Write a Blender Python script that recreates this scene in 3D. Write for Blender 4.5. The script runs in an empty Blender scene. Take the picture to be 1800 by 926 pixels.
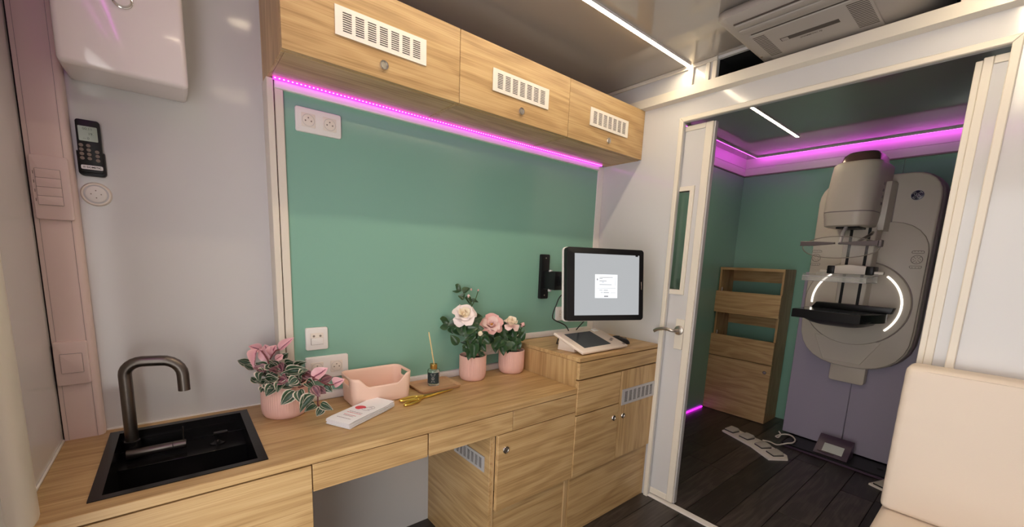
import bpy, bmesh, math, random
from mathutils import Matrix, Vector, Euler

random.seed(7)
scene = bpy.context.scene
COL = scene.collection

# ---------------------------------------------------------------- camera
YAW, PITCH, ROLL = 0.6824, -0.1556, 0.0384
FPX, PX, PY = 714.76, 890.2, 564.8
cd = bpy.data.cameras.new('camera')
cam = bpy.data.objects.new('camera', cd)
COL.objects.link(cam)
fw = Vector((math.sin(YAW) * math.cos(PITCH), math.cos(YAW) * math.cos(PITCH), math.sin(PITCH)))
r0 = Vector((math.cos(YAW), -math.sin(YAW), 0))
u0 = r0.cross(fw)
rr = r0 * math.cos(ROLL) + u0 * math.sin(ROLL)
uu = -r0 * math.sin(ROLL) + u0 * math.cos(ROLL)
cam.matrix_world = Matrix(((rr.x, uu.x, -fw.x, 0.2893), (rr.y, uu.y, -fw.y, -1.5936), (rr.z, uu.z, -fw.z, 1.3217), (0, 0, 0, 1)))
cd.sensor_fit = 'HORIZONTAL'
cd.sensor_width = 36
cd.lens = FPX * 36 / 1800
cd.shift_x = (900 - PX) / 1800
cd.shift_y = (PY - 463) / 1800
cd.clip_start = 0.02
scene.camera = cam

# ---------------------------------------------------------------- light and exposure
STRIP = 54.0      # warm ceiling strips
STRIP_EXAM = 42.0
PURPLE = 2.1
DAY = 3.1
w = bpy.data.worlds.new('sky')
scene.world = w
w.use_nodes = True
w.node_tree.nodes['Background'].inputs[0].default_value = (1.0, 0.985, 0.96, 1)
w.node_tree.nodes['Background'].inputs[1].default_value = DAY
vs = scene.view_settings
vs.view_transform = 'Standard'
vs.look = 'None'
vs.gamma = 1
vs.exposure = 0.36
vs.use_curve_mapping = False
scene.cycles.use_denoising = True
scene.cycles.max_bounces = 10
scene.cycles.diffuse_bounces = 6
scene.cycles.sample_clamp_indirect = 4

# ---------------------------------------------------------------- geometry helpers
class Geo:
    def __init__(s):
        s.v, s.f, s.uv, s.mi = [], [], None, []

    def add(s, v, f, mi=0):
        n = len(s.v)
        s.v += [Vector(p) for p in v]
        s.f += [tuple(i + n for i in q) for q in f]
        s.mi += [mi] * len(f)
        return s

    def join(s, o):
        return s.add(o.v, o.f)

    def tr(s, m):
        s.v = [m @ p for p in s.v]
        return s

    def frombm(s, bm, mi=0):
        bm.verts.index_update()
        s.add([v.co.copy() for v in bm.verts], [[v.index for v in f.verts] for f in bm.faces], mi)
        bm.free()
        return s

    def box(s, x0, x1, y0, y1, z0, z1, bev=0, seg=2):
        if x0 > x1: x0, x1 = x1, x0
        if y0 > y1: y0, y1 = y1, y0
        if z0 > z1: z0, z1 = z1, z0
        bm = bmesh.new()
        bmesh.ops.create_cube(bm, size=1)
        for v in bm.verts:
            v.co = Vector(((x0 + x1) / 2 + v.co.x * (x1 - x0), (y0 + y1) / 2 + v.co.y * (y1 - y0), (z0 + z1) / 2 + v.co.z * (z1 - z0)))
        if bev:
            bmesh.ops.bevel(bm, geom=bm.edges[:], offset=bev, segments=seg, affect='EDGES', profile=0.5)
        return s.frombm(bm)

    def prism(s, pts, h, m=None, bev=0, seg=2, vbev=0):
        """polygon pts (x, y) raised from z = 0 to h, then moved by m"""
        bm = bmesh.new()
        vs_ = [bm.verts.new((p[0], p[1], 0)) for p in pts]
        f = bm.faces.new(vs_)
        if f.normal.z > 0: f.normal_flip()
        ex = bmesh.ops.extrude_face_region(bm, geom=[f])
        top = [e for e in ex['geom'] if isinstance(e, bmesh.types.BMVert)]
        for v in top: v.co.z = h
        bmesh.ops.recalc_face_normals(bm, faces=bm.faces[:])
        if bev:
            es = [e for e in bm.edges if abs(e.verts[0].co.z - h) < 1e-6 and abs(e.verts[1].co.z - h) < 1e-6]
            bmesh.ops.bevel(bm, geom=es, offset=bev, segments=seg, affect='EDGES', profile=0.5)
        if m is not None:
            bm.transform(m)
        return s.frombm(bm)

    def lathe(s, prof, n=24, m=None, rib=0, cap=True):
        """profile of (r, z) turned about z"""
        g = []
        for r, z in prof:
            g.append([(r * math.cos(2 * math.pi * k / n), r * math.sin(2 * math.pi * k / n), z) for k in range(n)])
        v = [p for ring in g for p in ring]
        f = []
        for i in range(len(prof) - 1):
            for k in range(n):
                f.append((i * n + k, i * n + (k + 1) % n, (i + 1) * n + (k + 1) % n, (i + 1) * n + k))
        if cap:
            f.append(tuple(range(n))[::-1])
            f.append(tuple((len(prof) - 1) * n + k for k in range(n)))
        if m is not None:
            v = [m @ Vector(p) for p in v]
        return s.add(v, f)

    def tube(s, pts, r, n=10, closed=False):
        pts = [Vector(p) for p in pts]
        rs = r if isinstance(r, (list, tuple)) else [r] * len(pts)
        N = len(pts)
        v, f = [], []
        up = None
        for i, p in enumerate(pts):
            if closed:
                d = pts[(i + 1) % N] - pts[i - 1]
            else:
                d = pts[min(i + 1, N - 1)] - pts[max(i - 1, 0)]
            d.normalize()
            if up is None:
                up = Vector((0, 0, 1)) if abs(d.z) < 0.9 else Vector((1, 0, 0))
            a = (up - d * up.dot(d))
            if a.length < 1e-6: a = d.orthogonal()
            a.normalize()
            up = a
            b = d.cross(a)
            v += [p + (a * math.cos(2 * math.pi * k / n) + b * math.sin(2 * math.pi * k / n)) * rs[i] for k in range(n)]
        for i in range(N if closed else N - 1):
            j = (i + 1) % N
            for k in range(n):
                f.append((i * n + k, i * n + (k + 1) % n, j * n + (k + 1) % n, j * n + k))
        if not closed:
            f.append(tuple(range(n))[::-1])
            f.append(tuple((N - 1) * n + k for k in range(n)))
        return s.add(v, f)

    def slab(s, us, vs_, d0, d1, skip, axes='xyz'):
        """grid plate with cells left out; axes: which world axes are (u, v, depth)"""
        idx = {}
        ax = ['xyz'.index(c) for c in axes]
        V, F = [], []
        def P(i, j, k):
            key = (i, j, k)
            if key not in idx:
                p = [0, 0, 0]
                p[ax[0]] = us[i]; p[ax[1]] = vs_[j]; p[ax[2]] = (d0, d1)[k]
                idx[key] = len(V); V.append(p)
            return idx[key]
        nu, nv = len(us) - 1, len(vs_) - 1
        full = lambda i, j: 0 <= i < nu and 0 <= j < nv and (i, j) not in skip
        for i in range(nu):
            for j in range(nv):
                if not full(i, j): continue
                F.append((P(i, j, 0), P(i, j + 1, 0), P(i + 1, j + 1, 0), P(i + 1, j, 0)))
                F.append((P(i, j, 1), P(i + 1, j, 1), P(i + 1, j + 1, 1), P(i, j + 1, 1)))
                if not full(i - 1, j): F.append((P(i, j, 0), P(i, j, 1), P(i, j + 1, 1), P(i, j + 1, 0)))
                if not full(i + 1, j): F.append((P(i + 1, j, 0), P(i + 1, j + 1, 0), P(i + 1, j + 1, 1), P(i + 1, j, 1)))
                if not full(i, j - 1): F.append((P(i, j, 0), P(i + 1, j, 0), P(i + 1, j, 1), P(i, j, 1)))
                if not full(i, j + 1): F.append((P(i, j + 1, 0), P(i, j + 1, 1), P(i + 1, j + 1, 1), P(i + 1, j + 1, 0)))
        return s.add(V, F)


def rrect(x0, x1, y0, y1, r, n=6):
    """rounded rectangle outline; r one radius or four (x0y0, x1y0, x1y1, x0y1)"""
    if not isinstance(r, (list, tuple)): r = [r] * 4
    out = []
    for (cx, cy, a0, q) in ((x0 + r[0], y0 + r[0], 180, r[0]), (x1 - r[1], y0 + r[1], 270, r[1]), (x1 - r[2], y1 - r[2], 0, r[2]), (x0 + r[3], y1 - r[3], 90, r[3])):
        for k in range(n + 1):
            a = math.radians(a0 + 90 * k / n)
            out.append((cx + q * math.cos(a), cy + q * math.sin(a)))
    return out


def smooth_path(pts, k=6):
    """Catmull-Rom through the points"""
    P = [Vector(p) for p in pts]
    P = [P[0] * 2 - P[1]] + P + [P[-1] * 2 - P[-2]]
    out = []
    for i in range(1, len(P) - 2):
        for j in range(k):
            t = j / k
            a, b, c, d = P[i - 1], P[i], P[i + 1], P[i + 2]
            out.append(0.5 * ((2 * b) + (c - a) * t + (2 * a - 5 * b + 4 * c - d) * t * t + (3 * b - a - 3 * c + d) * t ** 3))
    out.append(P[-2])
    return out


OFF = {}

def empty(name, loc):
    o = bpy.data.objects.new(name, None)
    o.empty_display_size = 0.05
    COL.objects.link(o)
    o.location = loc
    OFF[o] = Vector(loc)
    return o

def tag(o, label, cat, group=None):
    o['label'] = label
    o['category'] = cat
    if group: o['group'] = group
    return o

def thing(name, label, cat, loc, group=None):
    return tag(empty(name, loc), label, cat, group)

def mesh_of(name, g, mats, smooth=40):
    me = bpy.data.meshes.new(name)
    me.from_pydata([tuple(p) for p in g.v], [], g.f)
    for m in (mats if isinstance(mats, (list, tuple)) else [mats]):
        me.materials.append(m)
    if any(g.mi):
        me.polygons.foreach_set('material_index', g.mi)
    if g.uv:
        uvl = me.uv_layers.new(name='UVMap')
        for poly in me.polygons:
            for li in poly.loop_indices:
                uvl.data[li].uv = g.uv[me.loops[li].vertex_index]
    me.update()
    if smooth:
        me.shade_smooth()
        me.set_sharp_from_angle(angle=math.radians(smooth))
    return me

def obj(name, g, mats, parent=None, local=False, smooth=40):
    """one mesh object; the geometry is given in world space unless local"""
    off = Vector((0, 0, 0))
    if parent is not None:
        off = OFF.get(parent, Vector((0, 0, 0)))
    if parent is None and not local:
        lo = [min(p[i] for p in g.v) for i in range(3)]
        hi = [max(p[i] for p in g.v) for i in range(3)]
        off = Vector(((lo[0] + hi[0]) / 2, (lo[1] + hi[1]) / 2, lo[2]))
    if not local:
        g.v = [p - off for p in g.v]
    o = bpy.data.objects.new(name, mesh_of(name, g, mats, smooth))
    COL.objects.link(o)
    if parent is not None:
        o.parent = parent
        OFF[o] = off
    else:
        if not local: o.location = off
        OFF[o] = off
    return o

def struct(name, g, m, parent=None):
    o = obj(name, g, m, parent)
    if parent is None: o['kind'] = 'structure'
    return o

def inst(name, me, parent, mat4):
    o = bpy.data.objects.new(name, me)
    COL.objects.link(o)
    o.parent = parent
    o.matrix_local = mat4
    return o

def T3(x, y, z): return Matrix.Translation((x, y, z))
def basis(o, X, Y, Z):
    X, Y, Z = Vector(X), Vector(Y), Vector(Z)
    return Matrix(((X.x, Y.x, Z.x, o[0]), (X.y, Y.y, Z.y, o[1]), (X.z, Y.z, Z.z, o[2]), (0, 0, 0, 1)))
def facing_front(x, y, z):   # local x -> world x, local y -> up, local z -> towards the room (-y)
    return basis((x, y, z), (1, 0, 0), (0, 0, 1), (0, -1, 0))
def facing_room(x, y, z):    # on the partition: local x -> -y, local y -> up, local z -> -x
    return basis((x, y, z), (0, -1, 0), (0, 0, 1), (-1, 0, 0))

def text_geo(s, size, shear=0, bold=0.0):
    cu = bpy.data.curves.new('lettering', 'FONT')
    cu.body = s
    cu.size = size
    cu.align_x = 'CENTER'
    cu.align_y = 'CENTER'
    cu.shear = shear
    cu.offset = bold
    cu.resolution_u = 2
    to = bpy.data.objects.new('lettering', cu)
    COL.objects.link(to)
    dg = bpy.context.evaluated_depsgraph_get()
    me = bpy.data.meshes.new_from_object(to.evaluated_get(dg))
    g = Geo().add([v.co.copy() for v in me.vertices], [tuple(p.vertices) for p in me.polygons])
    bpy.data.objects.remove(to)
    bpy.data.meshes.remove(me)
    return g

# ---------------------------------------------------------------- materials
def mat(name, col, rough=0.5, metal=0.0, coat=0.0, spec=0.5, emit=None, strength=0, trans=0, ior=1.45, alpha=1, bump=0, bscale=200, sheen=0):
    m = bpy.data.materials.new(name)
    m.use_nodes = True
    nt = m.node_tree
    b = nt.nodes['Principled BSDF']
    b.inputs['Base Color'].default_value = (*col, 1)
    b.inputs['Roughness'].default_value = rough
    b.inputs['Metallic'].default_value = metal
    b.inputs['Coat Weight'].default_value = coat
    b.inputs['Coat Roughness'].default_value = 0.06
    b.inputs['Specular IOR Level'].default_value = spec
    b.inputs['Transmission Weight'].default_value = trans
    b.inputs['IOR'].default_value = ior
    b.inputs['Alpha'].default_value = alpha
    b.inputs['Sheen Weight'].default_value = sheen
    if emit:
        b.inputs['Emission Color'].default_value = (*emit, 1)
        b.inputs['Emission Strength'].default_value = strength
    # every surface has a slight procedural unevenness
    tc = nt.nodes.new('ShaderNodeTexCoord')
    no = nt.nodes.new('ShaderNodeTexNoise')
    no.inputs['Scale'].default_value = bscale
    no.inputs['Detail'].default_value = 3
    nt.links.new(tc.outputs['Object'], no.inputs['Vector'])
    if bump:
        bp = nt.nodes.new('ShaderNodeBump')
        bp.inputs['Strength'].default_value = bump
        bp.inputs['Distance'].default_value = 0.002
        nt.links.new(no.outputs['Fac'], bp.inputs['Height'])
        nt.links.new(bp.outputs['Normal'], b.inputs['Normal'])
    elif not emit:
        mr = nt.nodes.new('ShaderNodeMapRange')
        mr.inputs['To Min'].default_value = max(0, rough - 0.03)
        mr.inputs['To Max'].default_value = min(1, rough + 0.03)
        nt.links.new(no.outputs['Fac'], mr.inputs['Value'])
        nt.links.new(mr.outputs['Result'], b.inputs['Roughness'])
    return m

def wood(name, dark, mid, light, axis='x', rough=0.42, freq=38, warp=7.0, fine=0.64, vary=0.06):
    m = bpy.data.materials.new(name)
    m.use_nodes = True
    nt = m.node_tree
    N, Lk = nt.nodes.new, nt.links.new
    b = nt.nodes['Principled BSDF']
    tc = N('ShaderNodeTexCoord')
    oi = N('ShaderNodeObjectInfo')
    ad = N('ShaderNodeVectorMath'); ad.operation = 'ADD'
    sc = N('ShaderNodeVectorMath'); sc.operation = 'SCALE'
    Lk(oi.outputs['Random'], sc.inputs[0]); sc.inputs['Scale'].default_value = 9.0
    Lk(tc.outputs['Object'], ad.inputs[0]); Lk(sc.outputs[0], ad.inputs[1])
    def mapped(along, across):
        mp = N('ShaderNodeMapping')
        s = [across] * 3
        s['xyz'.index(axis)] = along
        mp.inputs['Scale'].default_value = s
        Lk(ad.outputs[0], mp.inputs['Vector'])
        return mp
    big = N('ShaderNodeTexNoise'); big.inputs['Scale'].default_value = 1; big.inputs['Detail'].default_value = 3; big.inputs['Distortion'].default_value = 0.3
    Lk(mapped(1.3, 7.0).outputs[0], big.inputs['Vector'])
    sp = N('ShaderNodeSeparateXYZ'); Lk(ad.outputs[0], sp.inputs[0])
    o2 = [i for i in range(3) if i != 'xyz'.index(axis)]
    sm = N('ShaderNodeMath'); sm.operation = 'ADD'
    Lk(sp.outputs[o2[0]], sm.inputs[0]); Lk(sp.outputs[o2[1]], sm.inputs[1])
    m1 = N('ShaderNodeMath'); m1.operation = 'MULTIPLY'; m1.inputs[1].default_value = freq * 6.283 / 4
    Lk(sm.outputs[0], m1.inputs[0])
    m2 = N('ShaderNodeMath'); m2.operation = 'MULTIPLY_ADD'; m2.inputs[1].default_value = warp * 5
    Lk(big.outputs['Fac'], m2.inputs[0]); Lk(m1.outputs[0], m2.inputs[2])
    si = N('ShaderNodeMath'); si.operation = 'SINE'; Lk(m2.outputs[0], si.inputs[0])
    fi = N('ShaderNodeTexNoise'); fi.inputs['Scale'].default_value = 1; fi.inputs['Detail'].default_value = 4; fi.inputs['Roughness'].default_value = 0.7
    Lk(mapped(3.0, 240.0).outputs[0], fi.inputs['Vector'])
    me_ = N('ShaderNodeTexNoise'); me_.inputs['Scale'].default_value = 1; me_.inputs['Detail'].default_value = 3
    Lk(mapped(1.3, 88.0).outputs[0], me_.inputs['Vector'])
    a1 = N('ShaderNodeMath'); a1.operation = 'MULTIPLY_ADD'; a1.inputs[1].default_value = 0.07; a1.inputs[2].default_value = 0.0
    Lk(si.outputs[0], a1.inputs[0])
    a2 = N('ShaderNodeMath'); a2.operation = 'MULTIPLY_ADD'; a2.inputs[1].default_value = fine
    Lk(fi.outputs['Fac'], a2.inputs[0]); Lk(a1.outputs[0], a2.inputs[2])
    a3 = N('ShaderNodeMath'); a3.operation = 'MULTIPLY_ADD'; a3.inputs[1].default_value = 0.36
    Lk(me_.outputs['Fac'], a3.inputs[0]); Lk(a2.outputs[0], a3.inputs[2])
    rp = N('ShaderNodeValToRGB')
    e = rp.color_ramp.elements
    e[0].position = 0.34; e[0].color = (*dark, 1)
    e[1].position = 0.66; e[1].color = (*light, 1)
    k = rp.color_ramp.elements.new(0.5); k.color = (*mid, 1)
    Lk(a3.outputs[0], rp.inputs[0])
    vr = N('ShaderNodeMapRange')
    vr.inputs['To Min'].default_value = 1 - vary; vr.inputs['To Max'].default_value = 1 + vary
    Lk(oi.outputs['Random'], vr.inputs['Value'])
    vm = N('ShaderNodeVectorMath'); vm.operation = 'SCALE'
    Lk(rp.outputs[0], vm.inputs[0]); Lk(vr.outputs['Result'], vm.inputs['Scale'])
    Lk(vm.outputs[0], b.inputs['Base Color'])
    b.inputs['Roughness'].default_value = rough
    bp = N('ShaderNodeBump'); bp.inputs['Strength'].default_value = 0.08; bp.inputs['Distance'].default_value = 0.001
    Lk(a3.outputs[0], bp.inputs['Height']); Lk(bp.outputs[0], b.inputs['Normal'])
    return m

M = {}
OD, OM, OL = (0.355, 0.212, 0.086), (0.500, 0.320, 0.142), (0.590, 0.405, 0.200)
M['oak'] = wood('oak_laminate', OD, OM, OL, 'x')
M['oak_z'] = wood('oak_laminate_upright', OD, OM, OL, 'z')
M['oak_y'] = wood('oak_laminate_crosswise', OD, OM, OL, 'y')
M['edge'] = mat('oak_edge_banding', (0.50, 0.33, 0.16), 0.5)
M['tray'] = wood('tray_wood', (0.38, 0.20, 0.10), (0.52, 0.30, 0.16), (0.62, 0.38, 0.21), 'x', freq=20, warp=3)
M['plank'] = wood('dark_vinyl_plank', (0.028, 0.021, 0.018), (0.060, 0.047, 0.041), (0.105, 0.085, 0.075), 'x', rough=0.36, freq=26, warp=9, fine=0.4, vary=0.38)
M['subfloor'] = mat('floor_base', (0.010, 0.007, 0.006), 0.8)
M['pale'] = mat('pale_grey_laminate', (0.60, 0.588, 0.583), 0.12)
M['green'] = mat('green_laminate', (0.225, 0.430, 0.340), 0.14)
M['ceil'] = mat('glossy_ceiling_panel', (0.37, 0.335, 0.305), 0.06, coat=1.0)
M['cream'] = mat('cream_profile', (0.74, 0.68, 0.58), 0.38)
M['white'] = mat('white_plastic', (0.80, 0.77, 0.74), 0.30)
M['warmwhite'] = mat('warm_white_plastic', (0.78, 0.71, 0.63), 0.35)
M['pinkish'] = mat('pinkish_white_plastic', (0.76, 0.61, 0.57), 0.38)
M['enamel'] = mat('white_enamel', (0.78, 0.71, 0.69), 0.10, coat=0.5)
M['gap'] = mat('shadow_gap', (0.01, 0.008, 0.01), 0.9)
M['black'] = mat('black_plastic', (0.008, 0.008, 0.009), 0.34, spec=0.35)
M['satinblack'] = mat('black_steel', (0.020, 0.019, 0.020), 0.24, metal=0.6)
M['gunmetal'] = mat('brushed_gunmetal', (0.16, 0.14, 0.125), 0.36, metal=1.0)
M['chrome'] = mat('chrome', (0.75, 0.72, 0.68), 0.12, metal=1.0)
M['steel'] = mat('brushed_steel', (0.50, 0.46, 0.41), 0.33, metal=1.0)
M['aluminium'] = mat('grey_aluminium', (0.55, 0.53, 0.53), 0.45, metal=0.3)
M['grillewhite'] = mat('white_grille', (0.82, 0.77, 0.70), 0.40)
M['pot'] = mat('pink_ceramic', (0.80, 0.49, 0.42), 0.55)
M['boxpink'] = mat('pale_pink_plastic', (0.86, 0.61, 0.49), 0.42)
M['soil'] = mat('dark_soil', (0.016, 0.011, 0.009), 0.95, bump=0.8, bscale=300)
M['paper'] = mat('white_paper', (0.85, 0.84, 0.86), 0.6)
M['red'] = mat('red_print', (0.66, 0.05, 0.08), 0.6)
M['greyprint'] = mat('grey_print', (0.30, 0.22, 0.25), 0.6)
M['gold'] = mat('polished_gold', (0.86, 0.60, 0.13), 0.30, metal=1.0)
M['goldmatt'] = mat('gold_cap', (0.62, 0.42, 0.14), 0.32, metal=1.0)
M['glass'] = mat('clear_glass', (0.92, 0.95, 0.92), 0.02, trans=1.0, ior=1.45)
M['liquid'] = mat('pale_oil', (0.80, 0.84, 0.60), 0.05, trans=0.8, ior=1.33)
M['reed'] = mat('pale_reed', (0.72, 0.58, 0.30), 0.7)
M['label'] = mat('dark_teal_label', (0.020, 0.036, 0.040), 0.5)
M['labelprint'] = mat('silver_print', (0.55, 0.55, 0.48), 0.5)
M['screen'] = mat('screen_grey', (0.02, 0.02, 0.02), 0.2, emit=(0.56, 0.58, 0.60), strength=0.62)
M['window'] = mat('screen_white', (0.02, 0.02, 0.02), 0.2, emit=(0.92, 0.96, 1.0), strength=1.0)
M['screenink'] = mat('screen_text', (0.02, 0.02, 0.02), 0.2, emit=(0.36, 0.36, 0.38), strength=0.8)
M['consolescreen'] = mat('dark_display', (0.045, 0.058, 0.068), 0.10)
M['console'] = mat('cream_console', (0.78, 0.67, 0.57), 0.42)
M['key'] = mat('grey_key', (0.22, 0.18, 0.15), 0.5)
M['lcd'] = mat('grey_green_lcd', (0.30, 0.35, 0.28), 0.12)
M['lcdlight'] = mat('pale_lcd', (0.56, 0.58, 0.54), 0.2)
M['lcdink'] = mat('lcd_segments', (0.05, 0.06, 0.05), 0.4)
M['acgrey'] = mat('grey_beige_plastic', (0.40, 0.36, 0.325), 0.5)
M['acdark'] = mat('dark_vent', (0.07, 0.055, 0.045), 0.6)
M['void'] = mat('black_lining', (0.004, 0.004, 0.004), 0.95)
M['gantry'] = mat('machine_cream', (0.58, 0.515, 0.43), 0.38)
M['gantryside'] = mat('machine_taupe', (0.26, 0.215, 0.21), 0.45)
M['lavender'] = mat('lavender_panel', (0.36, 0.32, 0.40), 0.55)
M['mauve'] = mat('dark_mauve_plastic', (0.075, 0.045, 0.075), 0.3)
M['bronze'] = mat('bronze_cap', (0.17, 0.10, 0.085), 0.22, metal=0.4)
M['navy'] = mat('dark_navy_enamel', (0.02, 0.016, 0.05), 0.3)
M['silver'] = mat('silver_mark', (0.62, 0.60, 0.62), 0.35)
M['clear'] = mat('clear_polycarbonate', (0.85, 0.85, 0.80), 0.05, alpha=0.09)
M['shieldbar'] = mat('dark_taupe_bar', (0.16, 0.13, 0.13), 0.35)
M['paddleclear'] = mat('clear_paddle', (0.80, 0.80, 0.75), 0.05, alpha=0.24)
M['ring'] = mat('light_ring', (0.9, 0.9, 0.9), 0.4, emit=(1.0, 0.95, 0.85), strength=1.5)
M['greymark'] = mat('grey_key_outline', (0.27, 0.23, 0.19), 0.5)
M['rubber'] = mat('black_rubber', (0.014, 0.013, 0.014), 0.5)
M['pedal'] = mat('pedal_grey', (0.44, 0.40, 0.34), 0.5)
M['leather'] = mat('cream_leather', (0.74, 0.635, 0.53), 0.5, bump=0.10, bscale=350)
M['strip'] = mat('warm_light_diffuser', (0.9, 0.85, 0.7), 0.5, emit=(1.0, 0.83, 0.58), strength=STRIP)
M['strip_exam'] = mat('warm_light_diffuser_dim', (0.9, 0.85, 0.7), 0.5, emit=(1.0, 0.85, 0.60), strength=STRIP_EXAM)
M['purple'] = mat('magenta_light_diffuser', (0.5, 0.1, 0.5), 0.5, emit=(0.80, 0.018, 0.88), strength=PURPLE)
M['purple_cove'] = mat('magenta_light_diffuser_cove', (0.5, 0.1, 0.5), 0.5, emit=(0.80, 0.06, 0.80), strength=PURPLE * 5.0)
M['dot'] = mat('magenta_diode', (0.8, 0.5, 0.8), 0.5, emit=(0.90, 0.22, 1.0), strength=PURPLE * 1.6)
M['stem'] = mat('red_stem', (0.16, 0.045, 0.045), 0.6)
M['greenstem'] = mat('green_stem', (0.045, 0.085, 0.022), 0.6)
M['roseleaf'] = mat('rose_leaf', (0.020, 0.052, 0.022), 0.38)
M['petal_white'] = mat('white_petal', (0.88, 0.78, 0.75), 0.6)
M['petal_cream'] = mat('cream_petal', (0.88, 0.76, 0.58), 0.6)
M['petal_pink'] = mat('pink_petal', (0.82, 0.47, 0.45), 0.6)
M['petal_blush'] = mat('blush_petal', (0.86, 0.62, 0.58), 0.6)
M['stamen'] = mat('orange_stamen', (0.50, 0.20, 0.03), 0.7)

def leaf_mat(name, stripes, rough=0.4):
    """stripes: list of (position across the blade 0 = midrib .. 1 = edge, colour)"""
    m = bpy.data.materials.new(name)
    m.use_nodes = True
    nt = m.node_tree
    N, Lk = nt.nodes.new, nt.links.new
    b = nt.nodes['Principled BSDF']
    uv = N('ShaderNodeUVMap'); uv.uv_map = 'UVMap'
    sp = N('ShaderNodeSeparateXYZ'); Lk(uv.outputs[0], sp.inputs[0])
    no = N('ShaderNodeTexNoise'); no.inputs['Scale'].default_value = 6
    Lk(uv.outputs[0], no.inputs['Vector'])
    ma = N('ShaderNodeMath'); ma.operation = 'MULTIPLY_ADD'; ma.inputs[1].default_value = 0.14
    Lk(no.outputs['Fac'], ma.inputs[0]); Lk(sp.outputs[0], ma.inputs[2])
    su = N('ShaderNodeMath'); su.operation = 'SUBTRACT'; su.inputs[1].default_value = 0.07
    Lk(ma.outputs[0], su.inputs[0])
    rp = N('ShaderNodeValToRGB')
    el = rp.color_ramp.elements
    el[0].position = stripes[0][0]; el[0].color = (*stripes[0][1], 1)
    el[1].position = stripes[-1][0]; el[1].color = (*stripes[-1][1], 1)
    for p, c in stripes[1:-1]:
        k = el.new(p); k.color = (*c, 1)
    Lk(su.outputs[0], rp.inputs[0]); Lk(rp.outputs[0], b.inputs['Base Color'])
    b.inputs['Roughness'].default_value = rough
    return m

G1, G2, W1, PK = (0.016, 0.045, 0.020), (0.035, 0.085, 0.038), (0.62, 0.58, 0.47), (0.70, 0.36, 0.40)
M['nanouk_green'] = leaf_mat('striped_green_leaf', [(0.0, G2), (0.10, G1), (0.34, G1), (0.42, W1), (0.50, G1), (0.80, G2), (0.88, W1), (1.0, (0.76, 0.58, 0.52))])
M['nanouk_pink'] = leaf_mat('pink_leaf', [(0.0, (0.20, 0.05, 0.09)), (0.08, (0.26, 0.07, 0.11)), (0.15, PK), (0.7, (0.73, 0.41, 0.44)), (1.0, (0.78, 0.48, 0.50))])
M['nanouk_dark'] = leaf_mat('purple_leaf', [(0.0, (0.10, 0.03, 0.05)), (0.3, (0.20, 0.08, 0.10)), (0.45, (0.42, 0.20, 0.22)), (0.6, (0.07, 0.05, 0.04)), (0.85, (0.26, 0.10, 0.13)), (1.0, (0.55, 0.30, 0.32))])
M['rose_leaf'] = leaf_mat('dark_rose_leaf', [(0.0, (0.07, 0.12, 0.05)), (0.1, (0.020, 0.055, 0.022)), (0.6, (0.032, 0.080, 0.032)), (1.0, (0.052, 0.10, 0.038))], 0.30)

# ================================================================ THE SETTING
L = 2.3125          # partition plane
ZD, ZT = 0.749, 0.888
CEIL = 2.28
YB = 0.096          # pale back wall
YG = 0.035          # green panel
FAR = 4.39

floor = struct('floor', Geo().box(-0.05, 4.45, -2.45, 0.14, -0.05, -0.005), M['subfloor'])
rows = 17
pw = 0.155
y = 0.125
rnd = random.Random(3)
pm = {}
for r in range(rows):
    y1 = y - pw
    x = -0.05 - rnd.uniform(0, 1.0)
    while x < 4.45:
        x2 = x + 1.22
        a, b = max(x, -0.05), min(x2, 4.45)
        if b - a > 0.03:
            obj('plank', Geo().box(a + 0.0012, b - 0.0012, max(y1, -2.45) + 0.0012, y - 0.0012, -0.005, 0, 0.0012, 1), M['plank'], floor)
        x = x2
    y = y1

struct('ceiling', Geo().box(-0.05, 4.45, -2.45, 0.14, CEIL, CEIL + 0.05), M['ceil'])
struct('wall_back', Geo().box(-0.05, 4.45, YB, YB + 0.05, 0, CEIL), M['pale'])
struct('wall_front', Geo().box(-0.05, 4.45, -2.45, -2.40, 0, CEIL), M['pale'])
# side wall by the sink, with the entrance opening that lets daylight in
struct('wall_left', Geo().slab([-2.40, -1.98, -0.72, YB], [0, 1.90, CEIL], -0.05, 0.0, {(1, 0)}, 'yzx'), M['pale'])
# rounded door post beside the worktop
g = Geo().prism([(0.0, -0.302), (0.006, -0.302), (0.007, -0.335), (0.012, -0.345), (0.022, -0.356), (0.029, -0.376), (0.031, -0.40), (0.029, -0.424), (0.022, -0.444), (0.012, -0.452), (0.0, -0.455)][::-1], 2.0, T3(0, 0, 0))
struct('trim_1', g, M['cream'])
struct('trim_2', Geo().box(0.0, 0.004, -0.302, 0.055, ZD, ZD + 0.006, 0.001, 1), M['white'])

# --- green panel over the worktop and its profiles
struct('wall_panel', Geo().box(0.606, 2.262, YG, YB, ZD + 0.031, 1.846), M['green'])
struct('trim_3', Geo().box(0.5565, 0.577, 0.020, YB, ZD, 1.874, 0.002, 1), M['cream'])
struct('trim_4', Geo().box(0.5805, 0.606, 0.024, YB, ZD, 1.846, 0.002, 1), M['cream'])
struct('trim_5', Geo().box(0.577, 0.5805, 0.034, YB, ZD, 1.874), M['gap'])
struct('trim_6', Geo().box(0.5805, 2.262, 0.022, YB, 1.846, 1.872, 0.002, 1), M['white'])
struct('trim_7', Geo().box(2.262, L, 0.030, YB, ZT, 1.874, 0.002, 1), M['white'])
struct('baseboard_back', Geo().box(0.606, 1.667, 0.020, YB, ZD, ZD + 0.030, 0.003, 2), M['white'])
struct('baseboard_counter', Geo().box(1.667, 2.262, 0.020, YB, ZT, ZT + 0.030, 0.003, 2), M['white'])
struct('trim_8', Geo().box(0.088, 0.5565, 0.090, YB, ZD, ZD + 0.004), M['white'])

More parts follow.
